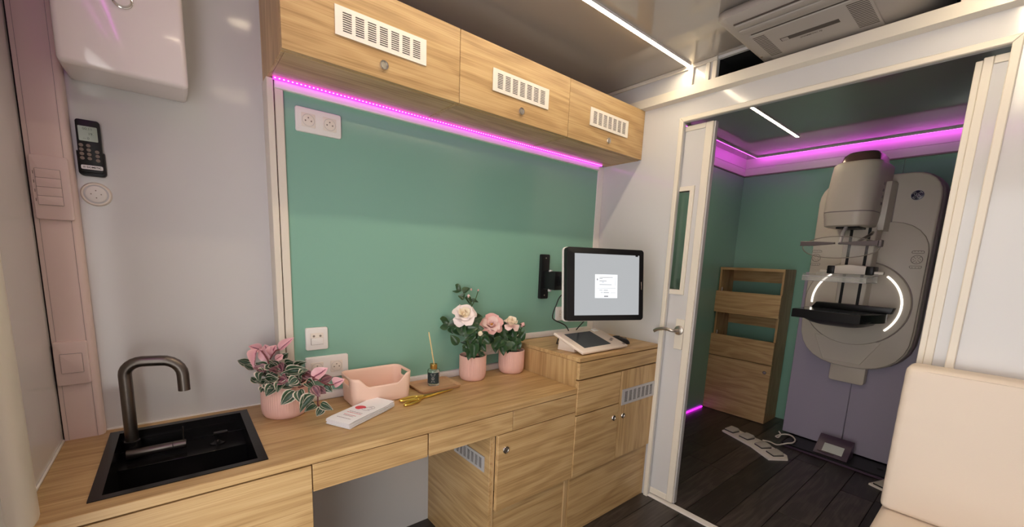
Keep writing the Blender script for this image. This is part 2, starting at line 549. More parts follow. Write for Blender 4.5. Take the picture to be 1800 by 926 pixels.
# --- partition with its doorway and the transom opening
DY0, DY1, DZ = -0.452, -1.487, 2.020
ys = [-2.40, -1.36, DY1 + 0.0, -0.588, DY0, YB]
ys = sorted([-2.40, DY1, -1.36, -0.588, DY0, YB])
zs = [0, DZ, 2.185, 2.268, CEIL]
skip = set()
for i in range(len(ys) - 1):
    if DY1 - 1e-6 <= ys[i] and ys[i + 1] <= DY0 + 1e-6: skip.add((i, 0))
    if -1.36 - 1e-6 <= ys[i] and ys[i + 1] <= -0.588 + 1e-6: skip.add((i, 2))
struct('wall_partition', Geo().slab(ys, zs, L, L + 0.016, skip, 'yzx'), M['pale'])
# black lined duct behind the transom opening
struct('wall_duct', Geo().slab([-1.40, -1.36, -0.588, -0.55], [L + 0.016, 2.60, 2.62], 2.150, CEIL - 0.003, {(1, 0)}, 'yxz').box(L + 0.016, 2.62, -1.40, -0.55, 2.145, 2.150).box(L + 0.016, 2.62, -1.40, -0.55, CEIL - 0.003, CEIL), M['void'])
# ledge beam
g = Geo().prism([(0, 0), (0.030, 0.008), (0.030, 0.052), (0, 0.056)], 2.40 + YB, basis((L, YB, 2.124), (-1, 0, 0), (0, 0, 1), (0, -1, 0)))
struct('trim_9', g, M['cream'])
# doorway frame
def frame_bar(name, pts, h=0.013):
    return struct(name, Geo().prism(pts, h, facing_room(L, 0, 0), 0.0025, 1), M['cream'])
FW = 0.022
frame_bar('trim_10', [(-DY0 - FW, 0), (-DY0, 0), (-DY0, DZ), (-DY0 - FW, DZ + FW)])
frame_bar('trim_11', [(-DY0, DZ), (-DY1, DZ), (-DY1 + FW, DZ + FW), (-DY0 - FW, DZ + FW)])
frame_bar('trim_12', [(-DY1, 0), (-DY1 + FW, 0), (-DY1 + FW, DZ + FW), (-DY1, DZ)])
# transom profiles: ceiling trim and uprights
struct('trim_13', Geo().box(L - 0.012, L, -0.588, YB, 2.262, CEIL, 0.003, 1), M['cream'])
struct('trim_14', Geo().box(L - 0.014, L, -0.478, -0.452, 2.178, 2.262, 0.002, 1), M['cream'])
struct('trim_15', Geo().box(L - 0.012, L, -0.556, -0.538, 2.178, 2.262, 0.002, 1), M['cream'])
struct('trim_16', Geo().box(L - 0.010, L, -0.588, -0.568, 2.178, 2.262, 0.002, 1), M['cream'])
struct('trim_17', Geo().box(L - 0.012, L, -1.400, -1.358, 2.178, 2.270, 0.002, 1), M['cream'])
struct('trim_18', Geo().box(L - 0.002, L + 0.040, -1.487, -0.440, 0.0, 0.008, 0.002, 1), M['white'])   # threshold
g = Geo()
for yy in (-0.82, -1.25):
    g.lathe([(0.003, 0), (0.003, 0.0006), (0.0, 0.0008)], 10, T3(L + 0.018, yy, 0.008))
obj('screw', g, M['key'], bpy.data.objects['trim_18'])

# --- sliding door leaves
LX0, LX1 = L + 0.019, L + 0.050
def leaf(name, y0, y1, edge):
    root = empty(name, ((LX0 + LX1) / 2, (y0 + y1) / 2, 0.016))
    root['kind'] = 'structure'
    return root
d1 = leaf('door_1', 0.05, -0.588, 0)
obj('panel', Geo().slab([-0.556, -0.507, -0.17, 0.05], [0.045, 1.19, 1.690, 1.985], LX0 + 0.004, LX1 - 0.004, {(1, 1)}, 'yzx'), M['pale'], d1)
obj('stile', Geo().box(LX0, LX1, -0.588, -0.552, 0.016, 2.005, 0.002, 1), M['cream'], d1)
obj('rail', Geo().box(LX0, LX1, -0.552, 0.05, 0.016, 0.050, 0.002, 1), M['cream'], d1)
obj('rail', Geo().box(LX0, LX1, -0.552, 0.05, 1.980, 2.005, 0.002, 1), M['cream'], d1)
obj('edge_seal', Geo().box(LX0 + 0.010, LX1 + 0.004, -0.595, -0.588, 0.016, 2.005), M['aluminium'], d1)
wf = obj('window_frame', Geo().slab([-0.529, -0.507, -0.17, -0.148], [1.165, 1.19, 1.690, 1.712], LX0 - 0.004, LX1 + 0.002, {(1, 1)}, 'yzx'), M['cream'], d1)
obj('pane', Geo().box(LX0 + 0.012, LX0 + 0.016, -0.507, -0.17, 1.19, 1.69), M['glass'], wf)
hp = obj('handle_plate', Geo().box(LX0 - 0.002, LX0 + 0.004, -0.550, -0.505, 0.876, 1.036, 0.001, 1), M['cream'], d1)
lv = Geo().lathe([(0.024, 0), (0.024, 0.007), (0.021, 0.009), (0.0, 0.009)], 24, facing_room(LX0 - 0.002, -0.527, 0.978))
obj('rose', lv, M['steel'], hp)
lp = smooth_path([(LX0 - 0.008, -0.527, 0.978), (LX0 - 0.040, -0.526, 0.978), (LX0 - 0.056, -0.515, 0.980), (LX0 - 0.060, -0.480, 0.984), (LX0 - 0.060, -0.440, 0.976), (LX0 - 0.060, -0.418, 0.962)], 5)
obj('lever', Geo().tube(lp, 0.0085, 12), M['steel'], hp)
d2 = leaf('door_2', -1.417, -2.05, 0)
obj('panel', Geo().box(LX0 + 0.004, LX1 - 0.004, -2.05, -1.45, 0.045, 1.985), M['pale'], d2)
obj('stile', Geo().box(LX0, LX1, -1.455, -1.432, 0.016, 2.005, 0.002, 1), M['cream'], d2)
obj('edge_seal', Geo().box(LX0 + 0.006, LX1 + 0.012, -1.432, -1.415, 0.016, 2.000, 0.002, 1), M['cream'], d2)
obj('rail', Geo().box(LX0, LX1, -2.05, -1.455, 1.980, 2.005, 0.002, 1), M['cream'], d2)
obj('rail', Geo().box(LX0, LX1, -2.05, -1.455, 0.016, 0.050, 0.002, 1), M['cream'], d2)

# --- examination room
struct('wall_exam_side', Geo().box(L + 0.016, FAR, 0.086, YB, 0.0, 2.125), M['green'])
for n, (a, b) in enumerate([(-0.982, 0.086), (-2.40, -0.985)]):
    struct('wall_exam_far_%s' % ('beside', 'behind')[n], Geo().box(FAR, FAR + 0.05, a, b, 0, 2.125), M['green'])
struct('wall_end', Geo().box(FAR + 0.01, FAR + 0.06, -2.40, YB, 0, CEIL), M['pale'])
struct('trim_19', Geo().box(L + 0.016, FAR, 0.078, YB, 2.125, 2.137, 0.003, 1), M['gantryside'])
struct('trim_20', Geo().box(FAR - 0.010, FAR + 0.01, -2.40, 0.078, 2.125, 2.137, 0.003, 1), M['gantryside'])
struct('trim_21', Geo().slab([L + 0.016, FAR + 0.005], [2.137, 2.196, 2.198, CEIL], 0.082, YB, {(0, 1)}, 'xzy'), M['white'])
struct('trim_22', Geo().slab([-2.40, 0.082], [2.137, 2.196, 2.198, CEIL], FAR - 0.004, FAR + 0.01, {(0, 1)}, 'yzx'), M['white'])

# ================================================================ LIGHTS (each lamp is a thing)
def strip(name, label, x0, x1, y, m):
    t = thing(name, label, 'ceiling light', ((x0 + x1) / 2, y, CEIL))
    obj('profile', Geo().box(x0, x1, y - 0.0115, y - 0.0095, CEIL - 0.009, CEIL).box(x0, x1, y + 0.0095, y + 0.0115, CEIL - 0.009, CEIL), M['white'], t)
    obj('diffuser', Geo().box(x0, x1, y - 0.0095, y + 0.0095, CEIL - 0.008, CEIL - 0.001, 0.003, 2), m, t)
    return t
strip('ceiling_strip_light', 'long warm white strip light on the ceiling, running up to the partition', 0.54, 2.296, -0.456, M['strip'])
strip('ceiling_strip_light', 'warm white strip light on the ceiling above the entrance side', 0.54, 2.296, -1.48, M['strip'])
strip('ceiling_strip_light', 'short warm white strip light on the dark ceiling of the examination room', 2.70, 3.90, -0.452, M['strip_exam'])

def purple_run(name, label, boxes, dots, diode, m='purple'):
    lo = boxes[0]
    t = thing(name, label, 'light strip', ((lo[0] + lo[1]) / 2, (lo[2] + lo[3]) / 2, lo[4]))
    for b in boxes:
        obj('light_tape', Geo().box(*b), M[m], t)
    g = Geo()
    for (p, q, n) in dots:
        for k in range(n):
            s = k / (n - 1)
            c = [p[i] + (q[i] - p[i]) * s for i in range(3)]
            g.box(c[0] - diode, c[0] + diode, c[1] - diode, c[1] + diode, c[2] - 0.0012, c[2] + 0.0012)
    if g.v:
        o = obj('diode_row', g, M['dot'], t, smooth=0)
        o['kind'] = 'stuff'
    return t
purple_run('led_strip', 'glowing magenta strip under the oak wall cabinets', [(0.575, 2.26, 0.004, 0.014, 1.867, 1.8735)], [((0.58, 0.003, 1.870), (2.255, 0.003, 1.870), 130)], 0.0022)
purple_run('led_strip', 'glowing magenta strip around the ceiling edge of the examination room', [(2.45, 4.340, -0.0205, -0.0170, CEIL - 0.012, CEIL - 0.001), (4.340, 4.3435, -2.35, -0.0205, CEIL - 0.012, CEIL - 0.001)], [((4.340, -2.3, CEIL - 0.012), (4.340, -0.03, CEIL - 0.012), 150)], 0.0020, 'purple_cove')
purple_run('led_strip', 'glowing magenta strip low along the dark green wall at the floor', [(2.60, 4.06, 0.074, 0.084, 0.003, 0.013)], [], 0.002)
purple_run('led_strip', 'magenta strip along the ceiling over the entrance wall', [(0.06, 0.072, -2.2, -0.45, CEIL - 0.011, CEIL - 0.002)], [], 0.002, 'purple_cove')
struct('trim_25', Geo().box(2.45, 4.340, -0.0245, -0.0205, CEIL - 0.012, CEIL), M['white'])  # added lip: hides the light tape and keeps its glow on the cornice
struct('trim_26', Geo().box(4.336, 4.340, -2.35, -0.0245, CEIL - 0.012, CEIL), M['white'])  # same added lip along the far wall, shaping the tape's light
for n_, (a, b, c, d) in enumerate([(2.45, 4.352, -0.018, 0.0, ), (4.340, 4.358, -2.35, -0.018)]):
    struct('trim_%d' % (23 + n_), Geo().box(a, b, c, d, CEIL - 0.002, CEIL), M['gap'])  # near-black sheets paint the unlit ceiling band between tape and cornice

# ================================================================ FURNITURE
def lock(parent, m4, r=0.0125):
    o = obj('lock', Geo().lathe([(r, 0), (r, 0.004), (r * 0.92, 0.006), (r * 0.74, 0.006), (r * 0.70, 0.0035)], 24, m4), M['chrome'], parent)
    g = Geo().lathe([(r * 0.70, 0.001), (r * 0.70, 0.004), (0.0, 0.005)], 20, m4)
    obj('lock_core', g, M['steel'], parent if parent.parent is None else parent)
    return o

def vent(parent, m4, w, h, m, ncol=7, nslat=9, proud=0.004):
    """louvred grille, local x 0..w, y 0..h, facing local +z"""
    mx, my = w * 0.075, h * 0.17
    cw = (w - 2 * mx) / (ncol * 1.42 - 0.42)
    g = Geo()
    us, skip = [0], set()
    for c in range(ncol):
        us += [mx + c * cw * 1.42, mx + c * cw * 1.42 + cw]
    us.append(w)
    vs_ = [0]
    sh = (h - 2 * my) / (nslat * 1.7 - 0.7)
    for k in range(nslat):
        vs_ += [my + k * sh * 1.7, my + k * sh * 1.7 + sh]
    vs_.append(h)
    for i in range(1, len(us) - 1, 2):
        for j in range(1, len(vs_) - 1, 2):
            skip.add((i, j))
    g.slab(us, vs_, 0.0012, proud, skip, 'xyz').tr(m4)
    o = obj('vent_grille', g, m, parent, smooth=0)
    b = obj('vent_backing', Geo().box(0.002, w - 0.002, 0.002, h - 0.002, 0.0002, 0.0011).tr(m4), M['gap'], parent, smooth=0)
    return o

# --- wall cabinets: three oak units over the green panel
ZU, ZUT, DU = 1.874, 2.1257, 0.2214
xs = [0.5593, 1.1415, 1.7225, L]
wlabels = ['oak wall cabinet at the open end over the pale wall, widest in view', 'middle oak wall cabinet above the green panel', 'oak wall cabinet tight against the white partition']
for i in range(3):
    a, b = xs[i], xs[i + 1]
    t = thing('wall_cabinet', wlabels[i], 'cabinet', ((a + b) / 2, -0.08, ZU), 'oak wall cabinets')
    back = 0.019
    if i == 0:
        obj('side_panel', Geo().box(a, a + 0.010, -DU + 0.019, YB - 0.001, ZU, ZUT, 0.0008, 1), M['oak_z'], t)
        obj('side_panel', Geo().box(b - 0.010, b - 0.0005, -DU + 0.019, back, ZU, ZUT), M['oak_z'], t)
    else:
        obj('side_panel', Geo().box(a + 0.0005, a + 0.010, -DU + 0.019, back, ZU, ZUT), M['oak_z'], t)
        obj('side_panel', Geo().box(b - 0.010, b - 0.0005, -DU + 0.019, back, ZU, ZUT), M['oak_z'], t)
    obj('bottom_panel', Geo().box(a + 0.011, b - 0.011, -DU + 0.019, back, ZU + 0.001, ZU + 0.016), M['oak'], t)
    obj('top_panel', Geo().box(a + 0.011, b - 0.011, -DU + 0.019, back, ZUT - 0.016, ZUT), M['oak'], t)
    d = obj('door', Geo().box(a + (0.0006 if i else 0), b - 0.0012, -DU, -DU + 0.018, ZU + 0.002, ZUT, 0.001, 1), M['oak'], t)
    c = (0.854, 1.4395, 2.0165)[i]
    vent(d, facing_front(c - 0.150, -DU, 1.960), 0.300, 0.081, M['grillewhite'])
    lock(d, facing_front(c, -DU, 1.918), 0.0150)

# --- worktop
top = Geo().slab([0.004, 0.103, 0.446, 0.556, 0.607, 1.6665], [-0.4274, -0.378, 0.019, 0.058, 0.0945], 0.7255, ZD, {(1, 1), (1, 2), (3, 3), (4, 3), (3, 2), (4, 2)}, 'xyz')
wt = obj('worktop', top, M['oak'])
tag(wt, 'long oak worktop running from the sink to the taller counter', 'worktop')
obj('front_edge', Geo().box(0.004, 1.6665, -0.4284, -0.4274, 0.7257, ZD - 0.0004), M['oak'], wt)

# --- sink cabinet
YF = -0.4255
t = thing('sink_cabinet', 'oak base cabinet under the black sink', 'cabinet', (0.28, -0.17, 0))
obj('side_panel', Geo().box(0.532, 0.548, YF + 0.019, 0.09, 0, 0.7245), M['oak_z'], t)
obj('side_panel', Geo().box(0.006, 0.022, YF + 0.019, 0.09, 0, 0.7245), M['oak_z'], t)
obj('door', Geo().box(0.032, 0.5485, YF, YF + 0.018, 0.10, 0.7195, 0.001, 1), M['oak'], t)
obj('kick_panel', Geo().box(0.022, 0.532, YF + 0.04, YF + 0.055, 0, 0.10), M['oak'], t)

# --- two drawers hanging in the knee space
for n, (a, b, lb) in enumerate([(0.5515, 0.9145, 'shallow oak drawer under the worktop, beside the sink cabinet'), (0.9205, 1.2915, 'shallow oak drawer under the worktop, above the grey vent')]):
    t = thing('desk_drawer', lb, 'drawer', ((a + b) / 2, -0.3, 0.64), 'drawers under the worktop')
    obj('drawer_front', Geo().box(a, b, YF, YF + 0.018, 0.6385, 0.7215, 0.001, 1), M['oak'], t)
    b2 = min(b, 1.19)
    obj('drawer_box', Geo().box(a + 0.02, b2 - 0.02, YF + 0.018, -0.06, 0.665, 0.7225), M['oak_y'], t)

# --- base cabinet with one door
t = thing('base_cabinet', 'oak base cabinet with one square door under the worktop', 'cabinet', (1.43, -0.17, 0))
side = obj('side_panel', Geo().box(1.196, 1.212, -0.407, 0.094, 0, 0.637, 0.001, 1), M['oak_y'], t)
vent(side, basis((1.196, -0.150, 0.468), (0, -1, 0), (0, 0, 1), (-1, 0, 0)), 0.225, 0.066, M['aluminium'])
obj('side_panel', Geo().box(1.645, 1.661, -0.40, 0.094, 0, 0.722), M['oak_z'], t)
obj('drawer', Geo().box(1.2945, 1.6640, YF, YF + 0.018, 0.6385, 0.7215, 0.001, 1), M['oak'], t)
d = obj('door', Geo().box(1.2215, 1.6640, YF - 0.001, YF + 0.017, 0.312, 0.6350, 0.001, 1), M['oak'], t)
lock(d, facing_front(1.2585, YF - 0.001, 0.569), 0.0155)
obj('front_frame', Geo().box(1.212, 1.2205, -0.407, -0.389, 0, 0.637, 0.0008, 1), M['edge'], t)
obj('kick_panel', Geo().box(1.2215, 1.640, -0.402, -0.386, 0.0, 0.32), M['oak'], t)
obj('corner_post', Geo().box(1.642, 1.664, -0.408, -0.398, 0.0, 0.31, 0.001, 1), M['edge'], t)

# --- taller counter
YT = -0.4317
t = thing('counter_cabinet', 'tall oak counter cabinet beside the doorway, console on top', 'cabinet', (1.99, -0.17, 0))
obj('counter_top', Geo().box(1.667, L - 0.001, YT, 0.019, ZT - 0.018, ZT, 0.001, 1), M['oak'], t)
obj('side_panel', Geo().box(1.668, 1.684, YT + 0.020, 0.019, 0, ZT - 0.019, 0.0005, 1), M['oak_z'], t)
obj('side_panel', Geo().box(L - 0.018, L - 0.002, YT + 0.030, 0.09, 0, ZT - 0.019), M['oak_z'], t)
obj('drawer', Geo().box(1.6685, L - 0.002, YT, YT + 0.018, 0.7885, 0.8655, 0.001, 1), M['oak'], t)
obj('drawer', Geo().box(1.6665, 1.9865, YT, YT + 0.018, 0.6195, 0.7815, 0.001, 1), M['oak'], t)
d = obj('door', Geo().box(1.6665, 1.9885, YT, YT + 0.018, 0.3135, 0.6135, 0.001, 1), M['oak'], t)
lock(d, facing_front(1.949, YT, 0.547), 0.0145)
d = obj('door', Geo().box(1.9945, L - 0.002, YT, YT + 0.018, 0.3150, 0.7815, 0.001, 1), M['oak_z'], t)
vent(d, facing_front(2.005, YT, 0.601), 0.298, 0.083, M['aluminium'])
lock(d, facing_front(2.027, YT, 0.543), 0.0145)
obj('kick_panel', Geo().box(1.672, L - 0.012, YT + 0.019, YT + 0.034, 0.0, 0.345), M['oak'], t)
obj('corner_strip', Geo().box(L - 0.012, L - 0.003, YT + 0.017, YT + 0.034, 0.0, 0.345), M['edge'], t)

# --- oak cabinet in the examination room
CX, CB = 4.100, 4.372
t = thing('shelf_cabinet', 'dim oak cabinet with two open bins standing in the green corner', 'cabinet', (4.23, -0.17, 0))
obj('side_panel', Geo().box(CX + 0.018, CB, -0.430, -0.414, 0, 1.312), M['oak_z'], t)
obj('side_panel', Geo().box(CX + 0.018, CB, 0.062, 0.078, 0, 1.312), M['oak_z'], t)
obj('top_panel', Geo().box(CX + 0.018, CB, -0.414, 0.062, 1.296, 1.312), M['oak_y'], t)
obj('face_rail', Geo().box(CX + 0.012, CX + 0.018, -0.430, 0.078, 1.290, 1.312), M['oak_y'], t)
for z in (0.905, 0.500): obj('shelf', Geo().box(CX + 0.03, CB, -0.414, 0.062, z, z + 0.016), M['oak_y'], t)
obj('back_panel', Geo().box(CB - 0.012, CB, -0.414, 0.062, 0.0, 0.50), M['oak_y'], t)
for z0, z1 in ((0.795, 0.905), (1.19, 1.296)): obj('back_panel', Geo().box(CB - 0.012, CB, -0.414, 0.062, z0, z1), M['oak_y'], t)
for z0, z1 in ((0.910, 1.101), (0.516, 0.708)):
    f = obj('bin_front', Geo().box(CX - 0.006, CX + 0.012, -0.432, 0.088, z0, z1, 0.001, 1), M['oak_y'], t)
    obj('hinge_stay', Geo().lathe([(0.006, 0), (0.006, 0.03), (0, 0.03)], 10, T3(CX + 0.03, 0.052, z1)), M['steel'], f)
d = obj('door', Geo().box(CX - 0.006, CX + 0.012, -0.432, 0.088, 0.004, 0.508, 0.001, 1), M['oak_y'], t)
lock(d, facing_room(CX - 0.006, -0.388, 0.446), 0.015)

# ================================================================ ON THE BACK WALL BY THE SINK
t = thing('cable_trunking', 'tall pinkish cable trunking standing in the corner behind the sink', 'trunking', (0.045, 0.077, ZD))
obj('body', Geo().prism([(0.003, 0.0955), (0.003, 0.060), (0.008, 0.058), (0.074, 0.058), (0.082, 0.062), (0.087, 0.072), (0.087, 0.0955)], CEIL - ZD, T3(0, 0, ZD)), M['pinkish'], t)
obj('cover_seam', Geo().box(0.0715, 0.0722, 0.0573, 0.0590, ZD + 0.001, CEIL - 0.001).box(0.0120, 0.0126, 0.0573, 0.0590, ZD + 0.001, CEIL - 0.001), M['gantryside'], t)
obj('shadow_joint', Geo().box(0.0, 0.0028, 0.064, 0.0955, ZD, CEIL), M['gap'], t)

t = thing('light_switch', 'four-button switch plate on the pinkish trunking under the boiler', 'switch', (0.04, 0.057, 1.46))
obj('plate', Geo().prism(rrect(0.0085, 0.0805, 1.376, 1.541, 0.006), 0.009, facing_front(0, 0.0575, 0), 0.003), M['pinkish'], t)
obj('surround', Geo().prism(rrect(0.0165, 0.0635, 1.413, 1.507, 0.002), 0.0012, facing_front(0, 0.0485, 0)), M['gantryside'], t)
for k in range(4):
    z = 1.4140 + k * 0.0232
    obj('button', Geo().prism(rrect(0.0173, 0.0627, z, z + 0.0224, 0.001), 0.003, facing_front(0, 0.0480, 0), 0.0008), M['pinkish'], t)
g = Geo()
for k in range(4): g.box(0.0125, 0.0140, 0.0483, 0.0486, 1.422 + k * 0.0232, 1.430 + k * 0.0232)
obj('button_mark', g, M['key'], t)

t = thing('light_switch', 'single-button switch plate low on the trunking beside the tap', 'switch', (0.04, 0.057, 0.98))
obj('plate', Geo().prism(rrect(0.0050, 0.0735, 0.915, 1.041, 0.006), 0.009, facing_front(0, 0.0575, 0), 0.003), M['pinkish'], t)
obj('surround', Geo().prism(rrect(0.0165, 0.0615, 0.950, 1.0065, 0.002), 0.0012, facing_front(0, 0.0485, 0)), M['gantryside'], t)
obj('button', Geo().prism(rrect(0.0174, 0.0606, 0.951, 1.0055, 0.001), 0.003, facing_front(0, 0.0480, 0), 0.0008), M['pinkish'], t)

# boiler
t = thing('water_heater', 'small glossy white water heater hung high in the corner', 'water heater', (0.222, 0.03, 1.757))
g = Geo()
hb = bmesh.new()
bmesh.ops.create_cube(hb, size=1)
for v in hb.verts: v.co = Vector((0.222 + v.co.x * 0.257, 0.020 + v.co.y * 0.148, 1.957 + v.co.z * 0.400))
es = [e for e in hb.edges if not (abs(e.verts[0].co.y - 0.094) < 1e-4 and abs(e.verts[1].co.y - 0.094) < 1e-4)]
bmesh.ops.bevel(hb, geom=es, offset=0.013, segments=4, affect='EDGES', profile=0.5)
obj('body', g.frombm(hb), M['enamel'], t, smooth=60)
d = obj('dial', Geo().lathe([(0.0175, 0), (0.0175, 0.008), (0.016, 0.010), (0, 0.010)], 28, facing_front(0.226, -0.054, 1.938)), M['enamel'], t)
obj('dial_ring', Geo().tube([(0.226 + 0.0195 * math.cos(a), -0.056, 1.938 + 0.0195 * math.sin(a)) for a in [k * math.pi / 16 for k in range(32)]], 0.0026, 8, True), M['chrome'], d)

# remote control in its wall cradle
t = thing('remote_control', 'black air conditioner remote with a grey display in its wall cradle', 'remote', (0.122, 0.09, 1.505))
fm = facing_front(0, YB, 0)
def fz(d): return facing_front(0, YB - d, 0)
obj('body', Geo().prism(rrect(0.0985, 0.1475, 1.513, 1.654, 0.007), 0.015, fz(0.006), 0.003), M['black'], t)
obj('cradle', Geo().prism(rrect(0.0945, 0.1510, 1.505, 1.571, (0.010, 0.010, 0.002, 0.002)), 0.016, fz(0.0), 0.003), M['black'], t)
dsp = obj('display', Geo().prism(rrect(0.1035, 0.1415, 1.597, 1.636, 0.002), 0.0008, fz(0.0210)), M['lcd'], t)
g = Geo()
for (xx, zz, s_) in ((0.122, 1.629, '00:11'), (0.128, 1.616, '19.'), (0.118, 1.604, '-- 0')):
    g.join(text_geo(s_, 0.009).tr(facing_front(xx, YB - 0.0219, zz)))
obj('display_digits', g, M['lcdink'], dsp)
for i in range(3):
    for j in range(4):
        if i == 2 and j == 0: continue
        c = (0.106 + i * 0.0145 + (0.002 if i == 2 else 0), 1.585 - j * 0.0115 - (0.003 if i == 2 else 0))
        b_ = obj('button', Geo().lathe([(0.0046, 0), (0.0046, 0.0012), (0.004, 0.0016), (0, 0.0016)], 14, facing_front(c[0], YB - 0.0208, c[1])), M['key'], t)
bd = obj('brand_band', Geo().prism(rrect(0.1015, 0.1455, 1.5215, 1.5325, 0.003), 0.0012, fz(0.0208)), M['paper'], t)
obj('lettering', text_geo('/// DOMETIC', 0.0066, 0, 0.0002).tr(facing_front(0.1235, YB - 0.0222, 1.527)), M['black'], bd)

t = thing('wall_fitting', 'round white wall fitting with four small marks below the black remote', 'wall fitting', (0.124, 0.09, 1.43))
obj('base', Geo().lathe([(0.033, 0), (0.033, 0.004), (0.030, 0.008), (0.0265, 0.008), (0.0265, 0.005)], 36, facing_front(0.124, YB, 1.456)), M['warmwhite'], t)
obj('groove', Geo().lathe([(0.0268, 0.0052), (0.0, 0.0053)], 36, facing_front(0.124, YB, 1.456)), M['aluminium'], t)
fc = obj('face', Geo().lathe([(0.0225, 0.005), (0.0225, 0.0085), (0.020, 0.010), (0.0, 0.010)], 32, facing_front(0.124, YB, 1.456)), M['white'], t)
for (dx, dz) in ((0, 0.010), (0.0105, 0), (0, -0.010), (-0.0105, 0)):
    obj('pin_hole', Geo().lathe([(0.0016, 0), (0.0016, 0.0003), (0, 0.0003)], 8, facing_front(0.124 + dx, YB - 0.0100, 1.456 + dz)), M['key'], fc)

# ================================================================ SOCKETS ON THE GREEN PANEL
def socket_plate(name, label, cat, x0, x1, z0, z1, kinds):
    t = thing(name, label, cat, ((x0 + x1) / 2, YG, z0))
    obj('plate', Geo().prism(rrect(x0, x1, z0, z1, 0.007), 0.010, facing_front(0, YG, 0), 0.0035, 3), M['white'], t)
    n = len(kinds)
    for i, k in enumerate(kinds):
        c = x0 + (x1 - x0) * (i + 0.5) / n if n == 1 else (x0 + 0.0405 + i * 0.071)
        zc = (z0 + z1) / 2
        fr = obj('insert', Geo().prism(rrect(c - 0.0225, c + 0.0225, zc - 0.0225, zc + 0.0225, 0.002), 0.0015, facing_front(0, YG - 0.010, 0), 0.0006), M['warmwhite'], t)
        if k == 'power':
            obj('recess_ring', Geo().tube([(c + 0.0195 * math.cos(a), YG - 0.0116, zc + 0.0195 * math.sin(a)) for a in [q * math.pi / 14 for q in range(28)]], 0.0007, 6, True), M['aluminium'], fr)
            for dx, dz, rr_ in ((-0.0095, -0.002, 0.0026), (0.0095, -0.002, 0.0026), (0.0, 0.008, 0.0024)):
                obj('pin_hole', Geo().lathe([(rr_, 0), (rr_, 0.0004), (0, 0.0004)], 10, facing_front(c + dx, YG - 0.0115, zc + dz)), M['key'], fr)
        else:
            for dx in (-0.0115, 0.0115):
                obj('jack_hole', Geo().lathe([(0.0042, 0), (0.0042, 0.0004), (0, 0.0004)], 12, facing_front(c + dx, YG - 0.0115, zc + 0.011)), M['key'], fr)
            obj('flap', Geo().prism(rrect(c - 0.021, c + 0.021, zc - 0.021, zc + 0.003, 0.001), 0.0025, facing_front(0, YG - 0.0115, 0), 0.0008), M['white'], fr)
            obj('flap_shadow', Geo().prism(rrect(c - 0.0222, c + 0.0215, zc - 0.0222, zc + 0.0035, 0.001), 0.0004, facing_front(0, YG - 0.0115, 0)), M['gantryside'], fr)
    return t
socket_plate('double_socket', 'white double power socket high on the green panel under the magenta glow', 'socket', 0.641, 0.793, 1.727, 1.808, ['power', 'power'])
socket_plate('data_socket', 'white square data socket with two round jacks on the green panel', 'socket', 0.646, 0.725, 0.948, 1.034, ['data'])
socket_plate('double_socket', 'white double power socket partly behind the striped plant', 'socket', 0.642, 0.799, 0.833, 0.921, ['power', 'power'])
socket_plate('double_socket', 'white power socket half hidden between the two rose pots', 'socket', 1.415, 1.560, 0.830, 0.908, ['power', 'power'])
socket_plate('double_socket', 'white power socket peeking out behind the monitor edge', 'socket', 1.972, 2.124, 0.972, 1.052, ['power', 'power'])

# ================================================================ SINK AND TAP
SX0, SX1, SY0, SY1 = 0.0985, 0.4505, -0.3820, 0.0560
t = thing('sink', 'black rectangular sink set into the oak worktop', 'sink', (0.2745, -0.16, ZD))
IX0, IX1, IY0, IY1 = 0.121, 0.428, -0.363, 0.033
obj('rim', Geo().slab([SX0, IX0, IX1, SX1], [SY0, IY0, IY1, SY1], ZD, ZD + 0.0025, {(1, 1)}, 'xyz'), M['satinblack'], t)
ZB, ZL, LY = 0.575, 0.690, -0.100
def wallbox(*b): return Geo().box(*b)
bas = Geo().box(IX0 - 0.004, IX0, IY0 - 0.004, IY1, ZB, ZD).box(IX1, IX1 + 0.004, IY0 - 0.004, IY1, ZB, ZD).box(IX0, IX1, IY0 - 0.004, IY0, ZB, ZD).box(IX0, IX1, LY, LY + 0.004, ZB, ZL - 0.003).box(IX0, IX1, IY0, LY, ZB - 0.004, ZB)
obj('basin', bas, M['satinblack'], t)
obj('ledge', Geo().box(IX0, IX1, LY - 0.002, IY1, ZL - 0.003, ZL, 0.001, 1), M['satinblack'], t)
obj('back_wall', Geo().box(IX0, IX1, IY1, IY1 + 0.004, ZL, ZD).box(IX0, IX1, IY1 - 0.010, IY1, 0.722, 0.728), M['satinblack'], t)
obj('drain', Geo().lathe([(0.042, 0), (0.042, 0.003), (0.034, 0.003), (0.030, 0.0005), (0, 0.0005)], 28, T3(0.275, -0.22, ZB)), M['steel'], t)
k = obj('plug_knob', Geo().lathe([(0.022, 0), (0.022, 0.004), (0.012, 0.006), (0.006, 0.012), (0.005, 0.030), (0.0, 0.031)], 20, T3(0.355, -0.045, ZL)), M['satinblack'], t)
obj('knob_tab', Geo().box(0.345, 0.385, -0.053, -0.037, ZL + 0.031, ZL + 0.037, 0.002, 1), M['satinblack'], k)

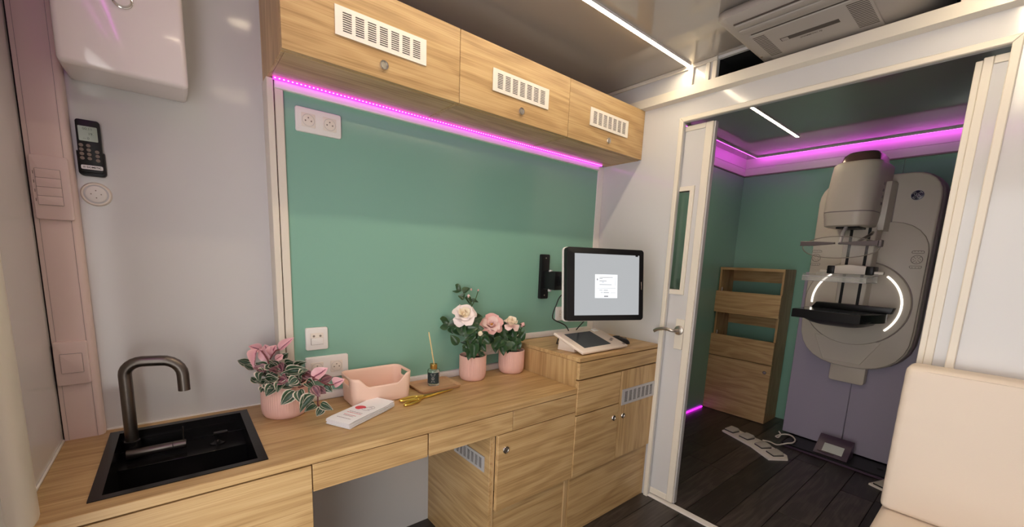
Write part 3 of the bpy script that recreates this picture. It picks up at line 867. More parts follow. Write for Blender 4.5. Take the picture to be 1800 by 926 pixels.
t = thing('tap', 'dark gunmetal swan-neck tap rising from the black sink', 'tap', (0.150, -0.02, ZL))
sx, sy = 0.1515, -0.022
pth = [(sx, sy, ZL + 0.002), (sx, sy, 0.80), (sx, sy, 0.93)]
for a in range(0, 91, 15):
    q = math.radians(a)
    pth.append((sx + 0.040 * (1 - math.cos(q)), sy - 0.006 * a / 90, 0.945 + 0.036 * math.sin(q)))
pth += [(0.232, sy - 0.010, 0.979)]
for a in range(15, 91, 15):
    q = math.radians(a)
    pth.append((0.232 + 0.050 * math.sin(q), sy - 0.010 - 0.004 * a / 90, 0.979 - 0.050 * (1 - math.cos(q))))
pth += [(0.2825, sy - 0.015, 0.880)]
obj('spout', Geo().tube(pth, 0.0155, 16), M['gunmetal'], t)
obj('collar', Geo().lathe([(0.019, 0), (0.019, 0.050), (0.0165, 0.052), (0.0, 0.052)], 24, T3(sx, sy, ZL + 0.003)), M['satinblack'], t)
hx = Matrix.Rotation(math.radians(90), 4, 'Y')
obj('valve_body', Geo().lathe([(0.0125, 0), (0.013, 0.001), (0.013, 0.105), (0.0125, 0.1055), (0, 0.1055)], 24, T3(0.138, -0.052, 0.713) @ hx), M['gunmetal'], t)
hd = obj('handle', Geo().lathe([(0.013, 0.1065), (0.013, 0.137), (0.012, 0.138), (0, 0.138)], 24, T3(0.138, -0.052, 0.713) @ hx), M['gunmetal'], t)
obj('lever_pin', Geo().tube([(0.270, -0.052, 0.722), (0.271, -0.050, 0.768)], 0.0018, 8), M['gunmetal'], hd)

# ================================================================ THINGS ON THE WORKTOP
# pale pink box
t = thing('storage_box', 'pale pink plastic storage box with cut-out handles on the worktop', 'box', (0.885, -0.05, ZD))
BX0, BX1, BY0, BY1, BH = 0.760, 1.000, -0.136, 0.010, 0.108
def box_ring(z, grow):
    return rrect(BX0 - grow, BX1 + grow, BY0 - grow, BY1 + grow, 0.028, 5)
peri = []
base = rrect(BX0, BX1, BY0, BY1, 0.028, 5)
# subdivide straight runs
pts2 = []
for i in range(len(base)):
    a, b = Vector((*base[i], 0)), Vector((*base[(i + 1) % len(base)], 0))
    n = max(1, int((b - a).length / 0.011))
    for q in range(n): pts2.append(a.lerp(b, q / n))
cx0, cy0 = (BX0 + BX1) / 2, (BY0 + BY1) / 2
def sst(a, b, v):
    t_ = min(1, max(0, (v - a) / (b - a))); return t_ * t_ * (3 - 2 * t_)
rowsz = 9
gv, gf = [], []
n2 = len(pts2)
for j in range(rowsz + 1):
    for p in pts2:
        h = BH
        if p.y < cy0:
            h -= 0.036 * sst(BX0 + 0.022, BX0 + 0.065, p.x) * (1 - sst(BX1 - 0.065, BX1 - 0.022, p.x)) * (1 - sst(BY0 + 0.004, BY0 + 0.03, p.y))
        s_ = j / rowsz
        gr = 1 + 0.05 * s_
        gv.append((cx0 + (p.x - cx0) * (0.955 + 0.05 * s_), cy0 + (p.y - cy0) * (0.94 + 0.065 * s_), ZD + 0.003 + (h - 0.003) * s_))
for j in range(rowsz):
    for i in range(n2):
        p = pts2[i]; q = pts2[(i + 1) % n2]
        mx_, my_ = (p.x + q.x) / 2, (p.y + q.y) / 2
        if (mx_ < BX0 + 0.002 or mx_ > BX1 - 0.002) and abs(my_ - cy0) < 0.034 and j in (6, 7): continue
        gf.append((j * n2 + i, j * n2 + (i + 1) % n2, (j + 1) * n2 + (i + 1) % n2, (j + 1) * n2 + i))
gf.append(tuple(range(n2))[::-1])
bo = obj('shell', Geo().add(gv, gf), M['boxpink'], t, smooth=50)
md = bo.modifiers.new('thickness', 'SOLIDIFY'); md.thickness = 0.003; md.offset = -1

# leaflets
ang = math.radians(28.0)
lc = Vector((0.768, -0.213, ZD))
def leaflet_geo(lx, ly, bend, k=10):
    g = Geo()
    for j in range(2):
        for i in range(k + 1):
            s_ = i / k
            z = bend * (sst(0.80, 1.0, s_) * 0.7 + sst(0.12, 0.0, s_) * -0.45)
            for e in (-1, 1):
                g.v.append(Vector((-lx / 2 + lx * s_, e * ly / 2, z + 0.0012 * j)))
    def I(j, i, e): return j * (k + 1) * 2 + i * 2 + e
    for i in range(k):
        g.f.append((I(1, i, 0), I(1, i + 1, 0), I(1, i + 1, 1), I(1, i, 1)))
        g.f.append((I(0, i, 0), I(0, i, 1), I(0, i + 1, 1), I(0, i + 1, 0)))
        g.f.append((I(0, i, 0), I(0, i + 1, 0), I(1, i + 1, 0), I(1, i, 0)))
        g.f.append((I(0, i, 1), I(1, i, 1), I(1, i + 1, 1), I(0, i + 1, 1)))
    g.f.append((I(0, 0, 0), I(1, 0, 0), I(1, 0, 1), I(0, 0, 1)))
    g.f.append((I(0, k, 0), I(0, k, 1), I(1, k, 1), I(1, k, 0)))
    g.mi = [0] * len(g.f)
    return g
rl = random.Random(5)
lme = mesh_of('leaflet', leaflet_geo(0.225, 0.100, 0.004), M['paper'])
for k in range(9):
    o = bpy.data.objects.new('leaflet', lme)
    COL.objects.link(o)
    o.location = lc + Vector((rl.uniform(-0.003, 0.003), rl.uniform(-0.002, 0.002), 0.0022 + k * 0.00175))
    o.rotation_euler = (0, 0, ang + rl.uniform(-0.012, 0.012))
    tag(o, 'white folded leaflet lying in the stack under the printed one', 'leaflet', 'leaflets in the stack')
t = empty('leaflet', (lc.x, lc.y, lc.z + 0.0205))
tag(t, 'white leaflet with a red drawing on top of the stack', 'leaflet', 'leaflets in the stack')
t.rotation_euler = (0, 0, ang)
obj('sheet', leaflet_geo(0.228, 0.101, 0.006), M['paper'], t, local=True)
rz = Matrix.Rotation(math.radians(-90), 4, 'Z')
def printed(name, g, m, x, y):
    return obj(name, g.tr(T3(x, y, 0.0015) @ rz), m, t, local=True, smooth=0)
pr = Geo().prism([(0.020 * math.cos(a), 0.017 * math.sin(a)) for a in [math.radians(20 + k * 14) for k in range(20)]] , 0.0003)
printed('red_emblem', pr, M['red'], 0.012, 0.018)
g = Geo()
for path in ([(-0.012, -0.012), (-0.004, 0.010), (0.008, 0.016), (0.018, 0.008), (0.014, -0.008), (0.004, -0.014)], [(-0.016, -0.02), (0.0, -0.024), (0.018, -0.018)], [(0.0, 0.0), (0.008, 0.006), (0.012, -0.002)]):
    g.tube(smooth_path([(a, b, 0.0002) for a, b in path], 5), 0.0005, 4)
printed('line_drawing', g, M['greyprint'], 0.022, -0.012)
def squiggle(words_, w):
    g = Geo()
    r_ = random.Random(len(words_))
    x = -w / 2
    while x < w / 2:
        l = r_.uniform(0.004, 0.010)
        g.box(x, min(x + l, w / 2), -0.0011, 0.0011, 0, 0.0003)
        x += l + 0.0016
    return g
for i, (xx, ww, m_) in enumerate([(0.088, 0.055, 'red'), (0.078, 0.034, 'greyprint'), (-0.030, 0.056, 'greyprint'), (-0.039, 0.062, 'red'), (-0.058, 0.050, 'red'), (-0.066, 0.042, 'greyprint'), (-0.086, 0.060, 'greyprint')]):
    printed('print_line', squiggle('x' * (i + 3), ww), M[m_], xx if abs(xx) < 0.09 else 0.085, 0.0)

# tray, diffuser, reeds
t = thing('wooden_tray', 'small light wooden tray under the diffuser bottle', 'tray', (1.140, -0.060, ZD))
obj('base', Geo().prism(rrect(1.052, 1.230, -0.128, 0.008, 0.016), 0.006, T3(0, 0, ZD)), M['tray'], t)
ro, ri = rrect(1.046, 1.236, -0.134, 0.014, 0.020), rrect(1.056, 1.226, -0.124, 0.004, 0.014)
nn = len(ro)
lv_ = [(p[0], p[1], ZD + 0.004) for p in ro] + [(p[0] * 1.0, p[1], ZD + 0.013) for p in rrect(1.0425, 1.2395, -0.1375, 0.0175, 0.022)] + [(p[0], p[1], ZD + 0.013) for p in rrect(1.0465, 1.2355, -0.1335, 0.0135, 0.020)] + [(p[0], p[1], ZD + 0.0062) for p in ri]
lf = []
for j in range(4):
    for i in range(nn):
        lf.append((j * nn + i, j * nn + (i + 1) % nn, ((j + 1) % 4) * nn + (i + 1) % nn, ((j + 1) % 4) * nn + i))
obj('lip', Geo().add(lv_, lf), M['tray'], t)

bx, by, bz = 1.140, -0.052, ZD + 0.006
t = thing('diffuser_bottle', 'glass reed diffuser bottle with dark label and gold collar', 'bottle', (bx, by, bz))
obj('glass_body', Geo().lathe([(0.0, 0.0), (0.024, 0.0), (0.0265, 0.003), (0.0265, 0.064), (0.024, 0.070), (0.0155, 0.074), (0.0125, 0.078), (0.0125, 0.086), (0.0105, 0.086), (0.0105, 0.076), (0.0225, 0.068), (0.0240, 0.062), (0.0240, 0.008), (0.0, 0.006)], 32, T3(bx, by, bz), cap=False), M['glass'], t)
obj('liquid', Geo().lathe([(0.0236, 0.009), (0.0236, 0.045), (0.0, 0.045)], 28, T3(bx, by, bz)), M['liquid'], t)
obj('collar', Geo().lathe([(0.0150, 0.072), (0.0155, 0.073), (0.0155, 0.094), (0.0145, 0.095), (0.0060, 0.095), (0.0060, 0.090)], 28, T3(bx, by, bz)), M['goldmatt'], t)
# curved label facing the room
g = Geo()
fa = math.atan2(-0.83, -0.56)
for k in range(13):
    a = fa + math.radians(-62 + k * 124 / 12)
    for z in (0.012, 0.060): g.v.append(Vector((bx + 0.0271 * math.cos(a), by + 0.0271 * math.sin(a), bz + z)))
for k in range(12): g.f.append((2 * k, 2 * k + 2, 2 * k + 3, 2 * k + 1))
g.mi = [0] * len(g.f)
lb = obj('label', g, M['label'], t)
g = Geo()
def lpt(u, z, r=0.0275): 
    a = fa + u / 0.0275
    return (bx + r * math.cos(a), by + r * math.sin(a), bz + z)
for (u0_, u1_, z0_, z1_) in ((-0.009, 0.009, 0.050, 0.055), (-0.006, 0.006, 0.046, 0.0475), (-0.008, 0.008, 0.018, 0.0195), (-0.006, 0.006, 0.022, 0.0235)):
    g.add([lpt(u0_, z0_), lpt(u1_, z0_), lpt(u1_, z1_), lpt(u0_, z1_)], [(0, 1, 2, 3)])
g.tube([lpt(0.006 * math.cos(a), 0.035 + 0.006 * math.sin(a)) for a in [q * math.pi / 8 for q in range(16)]], 0.0004, 4, True)
g.tube([lpt(0.0025 * math.cos(a), 0.035 + 0.0025 * math.sin(a)) for a in [q * math.pi / 4 for q in range(8)]], 0.0004, 4, True)
obj('label_print', g, M['labelprint'], lb, smooth=0)
for (dx, dy, h) in ((-0.026, -0.002, 0.238), (-0.022, 0.004, 0.228), (-0.013, -0.006, 0.150)):
    o = obj('diffuser_reed', Geo().tube([(bx + 0.003, by, bz + 0.090), (bx + dx, by + dy, bz + h)], 0.0025, 8), M['reed'])
    tag(o, 'thin pale reed standing in the diffuser bottle', 'reed', 'reeds in the diffuser bottle')

# scissors
t = thing('scissors', 'gold scissors lying in front of the wooden tray', 'scissors', (0.99, -0.19, ZD))
pv = Vector((1.035, -0.172, ZD + 0.006))
def plate(pts, z, h): return Geo().prism(pts, h, T3(0, 0, z), 0.0008, 1)
b1 = obj('blade', plate([(1.025, -0.180), (1.06, -0.178), (1.175, -0.150), (1.180, -0.146), (1.06, -0.162), (1.03, -0.164)], ZD + 0.003, 0.003), M['gold'], t)
b2 = obj('blade', plate([(1.022, -0.166), (1.05, -0.176), (1.176, -0.157), (1.178, -0.153), (1.06, -0.161), (1.03, -0.158)], ZD + 0.0065, 0.003), M['gold'], t)
for (cx_, cy_, an, la, lb_, zz, jn) in ((0.970, -0.166, 2, 0.040, 0.0125, 0.0085, (1.036, -0.168)), (0.966, -0.203, 20, 0.040, 0.0125, 0.0065, (1.034, -0.174))):
    an = math.radians(an)
    el_ = [(cx_ + la * math.cos(q) * math.cos(an) - lb_ * math.sin(q) * math.sin(an), cy_ + la * math.cos(q) * math.sin(an) + lb_ * math.sin(q) * math.cos(an), ZD + zz) for q in [k * math.pi / 14 for k in range(28)]]
    hnd = obj('handle', Geo().tube(el_, 0.0046, 8, True).tube([(cx_ + la * 0.9 * math.cos(an), cy_ + la * 0.9 * math.sin(an), ZD + zz), (*jn, ZD + zz)], [0.0056, 0.0048], 8), M['gold'], t)
obj('pivot_screw', Geo().lathe([(0.006, 0), (0.006, 0.002), (0.004, 0.003), (0, 0.003)], 16, T3(1.034, -0.171, ZD + 0.0095)), M['goldmatt'], t)

# ================================================================ PLANTS
def leaf_geo(point=1.6, fold=0.18, arch=0.22, wave=0.0, nu=7, nv=5):
    g = Geo(); g.uv = []
    for i in range(nu + 1):
        t_ = i / nu
        wd = (math.sin(math.pi * min(1, t_ ** 0.72)) ** 0.85) if t_ < 1 else 0
        wd = max(wd, 0.02)
        for j in range(nv):
            s_ = -1 + 2 * j / (nv - 1)
            z = -arch * (t_ - 0.25) ** 2 * 0.5 + fold * abs(s_) * wd * 0.3 + wave * math.sin(t_ * 9 + s_ * 2) * 0.05
            g.v.append(Vector((t_, s_ * wd, z)))
            g.uv.append((abs(s_), t_))
    for i in range(nu):
        for j in range(nv - 1):
            g.f.append((i * nv + j, (i + 1) * nv + j, (i + 1) * nv + j + 1, i * nv + j + 1))
    g.mi = [0] * len(g.f)
    return g
LM = {}
for key, mname in (('g', 'nanouk_green'), ('p', 'nanouk_pink'), ('d', 'nanouk_dark'), ('l', 'rose_leaf')):
    LM[key] = [mesh_of('leaf', leaf_geo(fold=f_, arch=a_, wave=w_), M[mname], 0) for f_, a_, w_ in ((0.9, 0.5, 0.4), (1.3, 0.8, 0.8), (0.6, 0.25, 1.0))]
    for me in LM[key]: me.shade_smooth()
rv = random.Random(11)
VIEW = Vector((-0.53, -0.77, 0.35)).normalized()
def place_leaf(parent, kind, b, tp, hw, flip=0.35):
    b, tp = Vector(b), Vector(tp)
    X = tp - b
    ln = X.length
    X.normalize()
    nrm = VIEW + Vector((rv.uniform(-1, 1), rv.uniform(-1, 1), rv.uniform(-0.3, 1.0))) * flip
    Z = (nrm - X * nrm.dot(X)).normalized()
    Y = Z.cross(X)
    m = basis(b, X * ln, Y * hw, Z * ln)
    return inst('leaf', rv.choice(LM[kind]), parent, m)

def pot_geo(r, h, ribs=46):
    n = ribs * 4
    g = Geo()
    prof = [(0.80 * r, 0.0, 0), (0.88 * r, 0.004, 0), (0.96 * r, 0.014, 0), (1.0 * r, 0.030, 1), (1.0 * r, 0.50 * h, 1), (1.0 * r, h - 0.005, 1), (1.0 * r, h - 0.002, 0), (0.975 * r, h, 0), (0.93 * r, h - 0.002, 0), (0.92 * r, h * 0.75, 0)]
    for rad, z, rb in prof:
        for k in range(n):
            a = 2 * math.pi * k / n
            q = rad - (0.0011 if (rb and k % 4 < 1) else 0)
            g.v.append(Vector((q * math.cos(a), q * math.sin(a), z)))
    for i in range(len(prof) - 1):
        for k in range(n):
            g.f.append((i * n + k, i * n + (k + 1) % n, (i + 1) * n + (k + 1) % n, (i + 1) * n + k))
    g.f.append(tuple(range(n))[::-1])
    g.mi = [0] * len(g.f)
    return g

NANOUK = [
    ('p',(-0.053,0.063,0.220),(-0.091,0.072,0.240),0.012),
    ('p',(-0.040,0.021,0.192),(-0.066,0.037,0.234),0.014),
    ('p',(-0.068,0.039,0.234),(-0.091,0.007,0.177),0.011),
    ('p',(-0.035,0.045,0.201),(-0.045,0.061,0.242),0.016),
    ('p',(-0.030,0.041,0.203),(-0.014,0.049,0.241),0.014),
    ('p',(-0.004,0.037,0.221),(0.039,0.024,0.266),0.012),
    ('p',(-0.023,0.008,0.194),(0.004,0.015,0.210),0.009),
    ('p',(0.069,-0.092,0.139),(0.113,-0.120,0.178),0.017),
    ('p',(0.133,-0.110,0.112),(0.162,-0.129,0.132),0.015),
    ('g',(-0.083,0.078,0.172),(-0.126,0.090,0.188),0.012),
    ('g',(-0.083,0.037,0.161),(-0.110,0.062,0.179),0.010),
    ('g',(-0.045,0.020,0.169),(-0.079,0.025,0.187),0.013),
    ('g',(-0.072,-0.005,0.128),(-0.100,0.020,0.142),0.008),
    ('g',(-0.057,0.002,0.157),(-0.087,-0.001,0.154),0.016),
    ('g',(-0.059,-0.009,0.163),(-0.081,-0.034,0.141),0.016),
    ('g',(-0.059,-0.026,0.142),(-0.031,-0.073,0.150),0.014),
    ('g',(-0.040,0.006,0.182),(-0.027,-0.045,0.176),0.014),
    ('d',(-0.012,-0.046,0.165),(-0.018,-0.011,0.187),0.016),
    ('g',(0.007,0.005,0.176),(0.032,-0.027,0.182),0.015),
    ('g',(0.000,-0.045,0.158),(0.055,-0.086,0.174),0.016),
    ('g',(0.056,-0.076,0.162),(0.026,-0.092,0.153),0.011),
    ('g',(0.021,-0.102,0.153),(-0.006,-0.109,0.136),0.014),
    ('d',(0.055,-0.063,0.156),(0.069,-0.091,0.140),0.013),
    ('g',(0.013,-0.088,0.125),(-0.039,-0.084,0.129),0.013),
    ('g',(-0.038,-0.059,0.126),(-0.068,-0.079,0.101),0.016),
    ('g',(0.010,-0.114,0.115),(-0.034,-0.124,0.077),0.017),
    ('g',(0.024,-0.124,0.119),(0.019,-0.154,0.082),0.015),
    ('g',(0.064,-0.147,0.100),(0.011,-0.152,0.055),0.015),
    ('g',(0.068,-0.145,0.062),(0.029,-0.154,0.055),0.014),
    ('g',(0.084,-0.160,0.056),(0.060,-0.170,0.033),0.011),
    ('g',(0.078,-0.153,0.066),(0.105,-0.190,0.053),0.011),
    ('d',(0.064,-0.117,0.121),(0.078,-0.148,0.090),0.012),
    ('d',(0.075,-0.114,0.114),(0.103,-0.129,0.091),0.011),
    ('g',(0.103,-0.110,0.119),(0.123,-0.132,0.094),0.013),
    ('d',(0.095,-0.102,0.126),(0.132,-0.103,0.141),0.013),
    ('d',(-0.023,-0.067,0.147),(-0.010,-0.104,0.146),0.016),
    ('g',(-0.064,-0.036,0.135),(-0.044,-0.081,0.124),0.011),
    ('g',(0.037,-0.080,0.130),(0.008,-0.079,0.145),0.016),
    ('g',(-0.031,-0.000,0.186),(-0.052,-0.027,0.166),0.014),
    ('g',(0.007,0.034,0.188),(0.020,0.028,0.211),0.012),
    ('g',(-0.065,-0.039,0.118),(-0.079,-0.055,0.109),0.010),
    ('g',(-0.024,-0.039,0.154),(-0.052,-0.042,0.152),0.016),
    ('g',(-0.018,-0.073,0.137),(-0.039,-0.100,0.116),0.014),
    ('g',(0.028,0.012,0.160),(0.052,-0.005,0.172),0.013),
    ('d',(-0.021,-0.011,0.173),(-0.040,-0.026,0.154),0.014),
    ('g',(0.011,-0.070,0.142),(0.027,-0.112,0.129),0.014),
    ('g',(-0.066,0.025,0.171),(-0.054,-0.016,0.146),0.014),
    ('d',(0.033,-0.087,0.143),(0.007,-0.084,0.118),0.014),
    ('g',(-0.048,-0.026,0.119),(-0.070,-0.050,0.107),0.014),
    ('g',(0.008,-0.053,0.146),(-0.020,-0.054,0.158),0.016),
    ('g',(0.053,-0.081,0.127),(0.069,-0.122,0.117),0.013),
    ('g',(-0.010,0.018,0.168),(0.014,-0.028,0.168),0.015),
]
NANOUK_STEMS = [
    [ (-0.029,-0.004,0.109), (-0.043,0.008,0.182), (-0.025,-0.010,0.228), (-0.015,-0.029,0.238) ],
    [ (-0.001,-0.026,0.118), (0.035,-0.070,0.109), (0.071,-0.106,0.140), (0.084,-0.130,0.139) ],
    [ (0.027,-0.049,0.112), (0.069,-0.096,0.117), (0.077,-0.120,0.093), (0.074,-0.138,0.059), (0.076,-0.152,0.059) ],
    [ (-0.034,0.001,0.116), (-0.056,0.013,0.154), (-0.086,0.030,0.183) ],
    [ (0.016,-0.040,0.111), (0.055,-0.077,0.152), (0.100,-0.132,0.126), (0.119,-0.160,0.128) ],
    [ (-0.031,-0.001,0.120), (-0.045,0.013,0.196), (-0.061,0.019,0.230) ],
]
ROSE_TALL = [
    ('l',(-0.029,0.066,0.412),(-0.063,0.095,0.417),0.017),
    ('l',(-0.023,0.060,0.401),(0.003,0.055,0.424),0.013),
    ('l',(-0.026,0.044,0.379),(-0.049,0.052,0.389),0.013),
    ('l',(-0.015,0.049,0.385),(-0.007,0.025,0.358),0.010),
    ('l',(-0.001,0.033,0.359),(0.025,0.013,0.365),0.009),
    ('l',(-0.093,0.062,0.266),(-0.132,0.092,0.255),0.024),
    ('l',(-0.054,0.090,0.298),(-0.074,0.107,0.302),0.008),
    ('l',(-0.074,0.021,0.264),(-0.110,0.036,0.256),0.019),
    ('l',(-0.098,0.050,0.246),(-0.096,0.031,0.224),0.012),
    ('l',(-0.069,0.008,0.285),(-0.076,-0.024,0.226),0.019),
    ('l',(0.003,0.025,0.271),(0.046,0.007,0.292),0.021),
    ('l',(-0.054,-0.012,0.246),(-0.021,-0.050,0.256),0.022),
    ('l',(-0.013,-0.033,0.243),(0.014,-0.054,0.247),0.012),
    ('l',(-0.078,0.032,0.241),(-0.077,0.001,0.221),0.013),
    ('l',(-0.085,-0.002,0.172),(-0.110,0.013,0.211),0.015),
    ('l',(-0.030,-0.037,0.220),(-0.060,-0.028,0.205),0.014),
    ('l',(-0.009,0.018,0.254),(0.004,0.028,0.290),0.013),
    ('l',(-0.016,-0.051,0.205),(-0.015,-0.072,0.168),0.015),
    ('l',(-0.026,-0.043,0.208),(-0.057,-0.052,0.169),0.015),
    ('l',(-0.039,-0.062,0.188),(-0.054,-0.087,0.135),0.017),
    ('l',(0.014,-0.050,0.202),(0.031,-0.081,0.184),0.016),
    ('l',(0.015,-0.025,0.265),(-0.010,-0.016,0.272),0.016),
    ('l',(-0.003,-0.054,0.182),(0.009,-0.082,0.152),0.014),
    ('l',(-0.048,-0.033,0.164),(-0.068,-0.020,0.148),0.014),
    ('l',(-0.044,-0.050,0.161),(-0.068,-0.065,0.120),0.013),
    ('l',(-0.034,-0.056,0.173),(-0.022,-0.084,0.146),0.014),
    ('l',(-0.036,0.007,0.283),(-0.061,-0.004,0.261),0.016),
    ('l',(0.038,-0.027,0.219),(0.045,-0.050,0.199),0.014),
    ('l',(-0.039,-0.028,0.226),(-0.032,-0.052,0.204),0.017),
]
ROSE_LOW = [
    ('l',(-0.068,0.025,0.213),(-0.095,0.028,0.187),0.020),
    ('l',(-0.060,0.020,0.220),(-0.062,-0.011,0.191),0.020),
    ('l',(-0.023,0.000,0.207),(-0.018,-0.038,0.171),0.021),
    ('l',(0.026,-0.024,0.158),(0.044,-0.041,0.209),0.014),
    ('l',(-0.065,-0.012,0.171),(-0.113,-0.005,0.141),0.021),
    ('l',(-0.045,-0.028,0.172),(-0.081,-0.034,0.127),0.023),
    ('l',(-0.007,-0.036,0.156),(0.001,-0.060,0.133),0.017),
    ('l',(-0.006,0.010,0.196),(0.023,-0.013,0.198),0.017),
    ('l',(-0.069,0.052,0.216),(-0.043,0.048,0.232),0.015),
    ('l',(-0.020,-0.036,0.171),(-0.043,-0.051,0.132),0.020),
    ('l',(-0.086,0.044,0.174),(-0.112,0.048,0.151),0.019),
    ('l',(-0.070,0.004,0.169),(-0.051,-0.026,0.159),0.020),
    ('l',(-0.092,0.008,0.164),(-0.112,-0.010,0.122),0.017),
    ('l',(0.000,-0.037,0.183),(-0.023,-0.051,0.151),0.017),
    ('l',(-0.020,0.028,0.229),(-0.035,0.043,0.242),0.012),
    ('l',(-0.051,-0.027,0.152),(-0.028,-0.063,0.130),0.017),
    ('l',(-0.084,-0.015,0.147),(-0.088,-0.044,0.113),0.016),
]


t = thing('striped_potted_plant', 'striped green and pink leafy plant in a ribbed pink pot by the sink', 'plant', (0.555, -0.05, ZD))
obj('pot', pot_geo(0.0735, 0.118, 60), M['pot'], t, local=True)
obj('soil', Geo().lathe([(0.0675, 0.098), (0.045, 0.103), (0.0, 0.105)], 24), M['soil'], t, local=True)
for s_ in NANOUK_STEMS:
    obj('stem', Geo().tube(smooth_path(s_, 4), 0.0024, 6), M['stem'], t, local=True)
for k_, b, tp, hw in NANOUK: place_leaf(t, k_, b, tp, hw * 1.32)
for k in range(34):   # inner foliage over the pot mouth
    a = rv.uniform(0, 6.28); q = rv.uniform(0.01, 0.045); z = rv.uniform(0.10, 0.17)
    b = Vector((q * math.cos(a), q * math.sin(a), z))
    tp = b + Vector((math.cos(a) * 0.045 + rv.uniform(-.015, .015), math.sin(a) * 0.040 + rv.uniform(-.015, .015), rv.uniform(-0.01, 0.035)))
    if (b + tp).y > 0.09: continue
    place_leaf(t, rv.choice('gggd'), b, tp, rv.uniform(0.013, 0.018), 0.8)

# --- roses
def petal_geo(cup=0.35, curl=0.25, nu=5, nv=5):
    g = Geo()
    for i in range(nu + 1):
        t_ = i / nu
        wd = 0.30 + 0.70 * math.sin(math.pi * min(1, t_ * 0.62 + 0.02)) if t_ < 0.99 else 0.62
        for j in range(nv):
            s_ = -1 + 2 * j / (nv - 1)
            yy = t_ - (0.10 * s_ * s_ if t_ > 0.8 else 0)
            z = cup * (t_ * t_ * 0.35 + s_ * s_ * wd * 0.42) - curl * max(0, t_ - 0.62) ** 2 * 3.2 + 0.05 * t_ * math.sin(s_ * 5.0)
            g.v.append(Vector((s_ * wd * 0.62, yy, z)))
    for i in range(nu):
        for j in range(nv - 1):
            g.f.append((i * nv + j, i * nv + j + 1, (i + 1) * nv + j + 1, (i + 1) * nv + j))
    g.mi = [0] * len(g.f)
    return g
PET = {}
for key in ('white', 'cream', 'pink', 'blush'):
    PET[key] = [mesh_of('petal', petal_geo(c_, k_), M['petal_' + key], 0) for c_, k_ in ((0.9, 0.2), (0.6, 0.6), (0.4, 0.9))]
    for me in PET[key]: me.shade_smooth()
def flower(parent, c, axis, r, tones, layers):
    axis = Vector(axis).normalized()
    X = axis.orthogonal().normalized(); Y = axis.cross(X)
    B = basis(c, X, Y, axis)
    core = obj('flower', Geo().lathe([(0.06 * r, -0.25 * r), (0.22 * r, -0.10 * r), (0.26 * r, 0.10 * r), (0.14 * r, 0.24 * r), (0.0, 0.26 * r)], 12).tr(B), M['petal_' + tones[0]], parent, local=True)
    for li, (n, tilt, ln, rad) in enumerate(layers):
        for k in range(n):
            a = 2 * math.pi * (k + 0.37 * li + rv.uniform(-.12, .12)) / n
            tl = math.radians(tilt + rv.uniform(-16, 16))
            d = Vector((math.cos(a), math.sin(a), 0))
            py = d * math.sin(tl) + Vector((0, 0, 1)) * math.cos(tl)
            pz = -d * math.cos(tl) + Vector((0, 0, 1)) * math.sin(tl)
            px = py.cross(pz)
            s_ = ln * r * rv.uniform(0.84, 1.16)
            m = B @ basis(d * rad * r + Vector((0, 0, -0.15 * r)), px * s_ * 0.92, py * s_, pz * s_)
            tone = tones[min(li, len(tones) - 1)]
            inst('petal', PET[tone][min(li, 2)], core, m)
    return core
def bud(parent, c, axis, r, tone):
    axis = Vector(axis).normalized()
    X = axis.orthogonal().normalized(); Y = axis.cross(X)
    o = obj('bud', Geo().lathe([(0.2 * r, -0.9 * r), (0.8 * r, -0.4 * r), (1.0 * r, 0.2 * r), (0.6 * r, 0.9 * r), (0.15 * r, 1.3 * r)], 12).tr(basis(c, X, Y, axis)), M['petal_' + tone], parent, local=True)
    g = Geo()
    for k in range(5):
        a = 2 * math.pi * k / 5
        d = X * math.cos(a) + Y * math.sin(a)
        c_ = Vector(c)
        g.add([c_ - axis * r * 0.9, c_ + d * r * 1.05 - axis * r * 0.1 + axis.cross(d) * 0.3 * r, c_ + d * r * 1.15 + axis * r * 0.8, c_ + d * r * 1.05 - axis * r * 0.1 - axis.cross(d) * 0.3 * r], [(0, 1, 2, 3)])
    obj('sepal', g, M['greenstem'], o, local=True)
    return o
def rose_plant(label, loc, leaves, stems, rpot, hpot):
    t = thing('potted_rose', label, 'plant', loc, 'potted roses')
    obj('pot', pot_geo(rpot, hpot), M['pot'], t, local=True)
    obj('soil', Geo().lathe([(rpot * 0.92, hpot * 0.84), (rpot * 0.5, hpot * 0.87), (0.0, hpot * 0.88)], 24), M['soil'], t, local=True)
    for s_ in stems:
        obj('stem', Geo().tube(smooth_path(s_, 4), 0.0022, 6), M['greenstem'], t, local=True)
    for k_, b, tp, hw in leaves: place_leaf(t, k_, b, Vector(b) + (Vector(tp) - Vector(b)) * 1.18, hw * 1.35, 0.45)
    zc = 0.15 if len(leaves) > 20 else 0.155
    for k in range(15):      # filling foliage around the canes
        a = rv.uniform(0, 6.28); q = rv.uniform(0.0, 0.035)
        b = Vector((q * math.cos(a) - 0.01, q * math.sin(a) - 0.012, zc + rv.uniform(-0.03, 0.065)))
        tp = b + Vector((math.cos(a) * 0.034, math.sin(a) * 0.026, rv.uniform(-0.022, 0.018)))
        if tp.y > 0.05: continue
        place_leaf(t, 'l', b, tp, rv.uniform(0.011, 0.015), 0.8)
    return t
TW, TP_, TC = (-0.054, 0.000, 0.307), (-0.110, 0.030, 0.241), (-0.021, -0.010, 0.249)
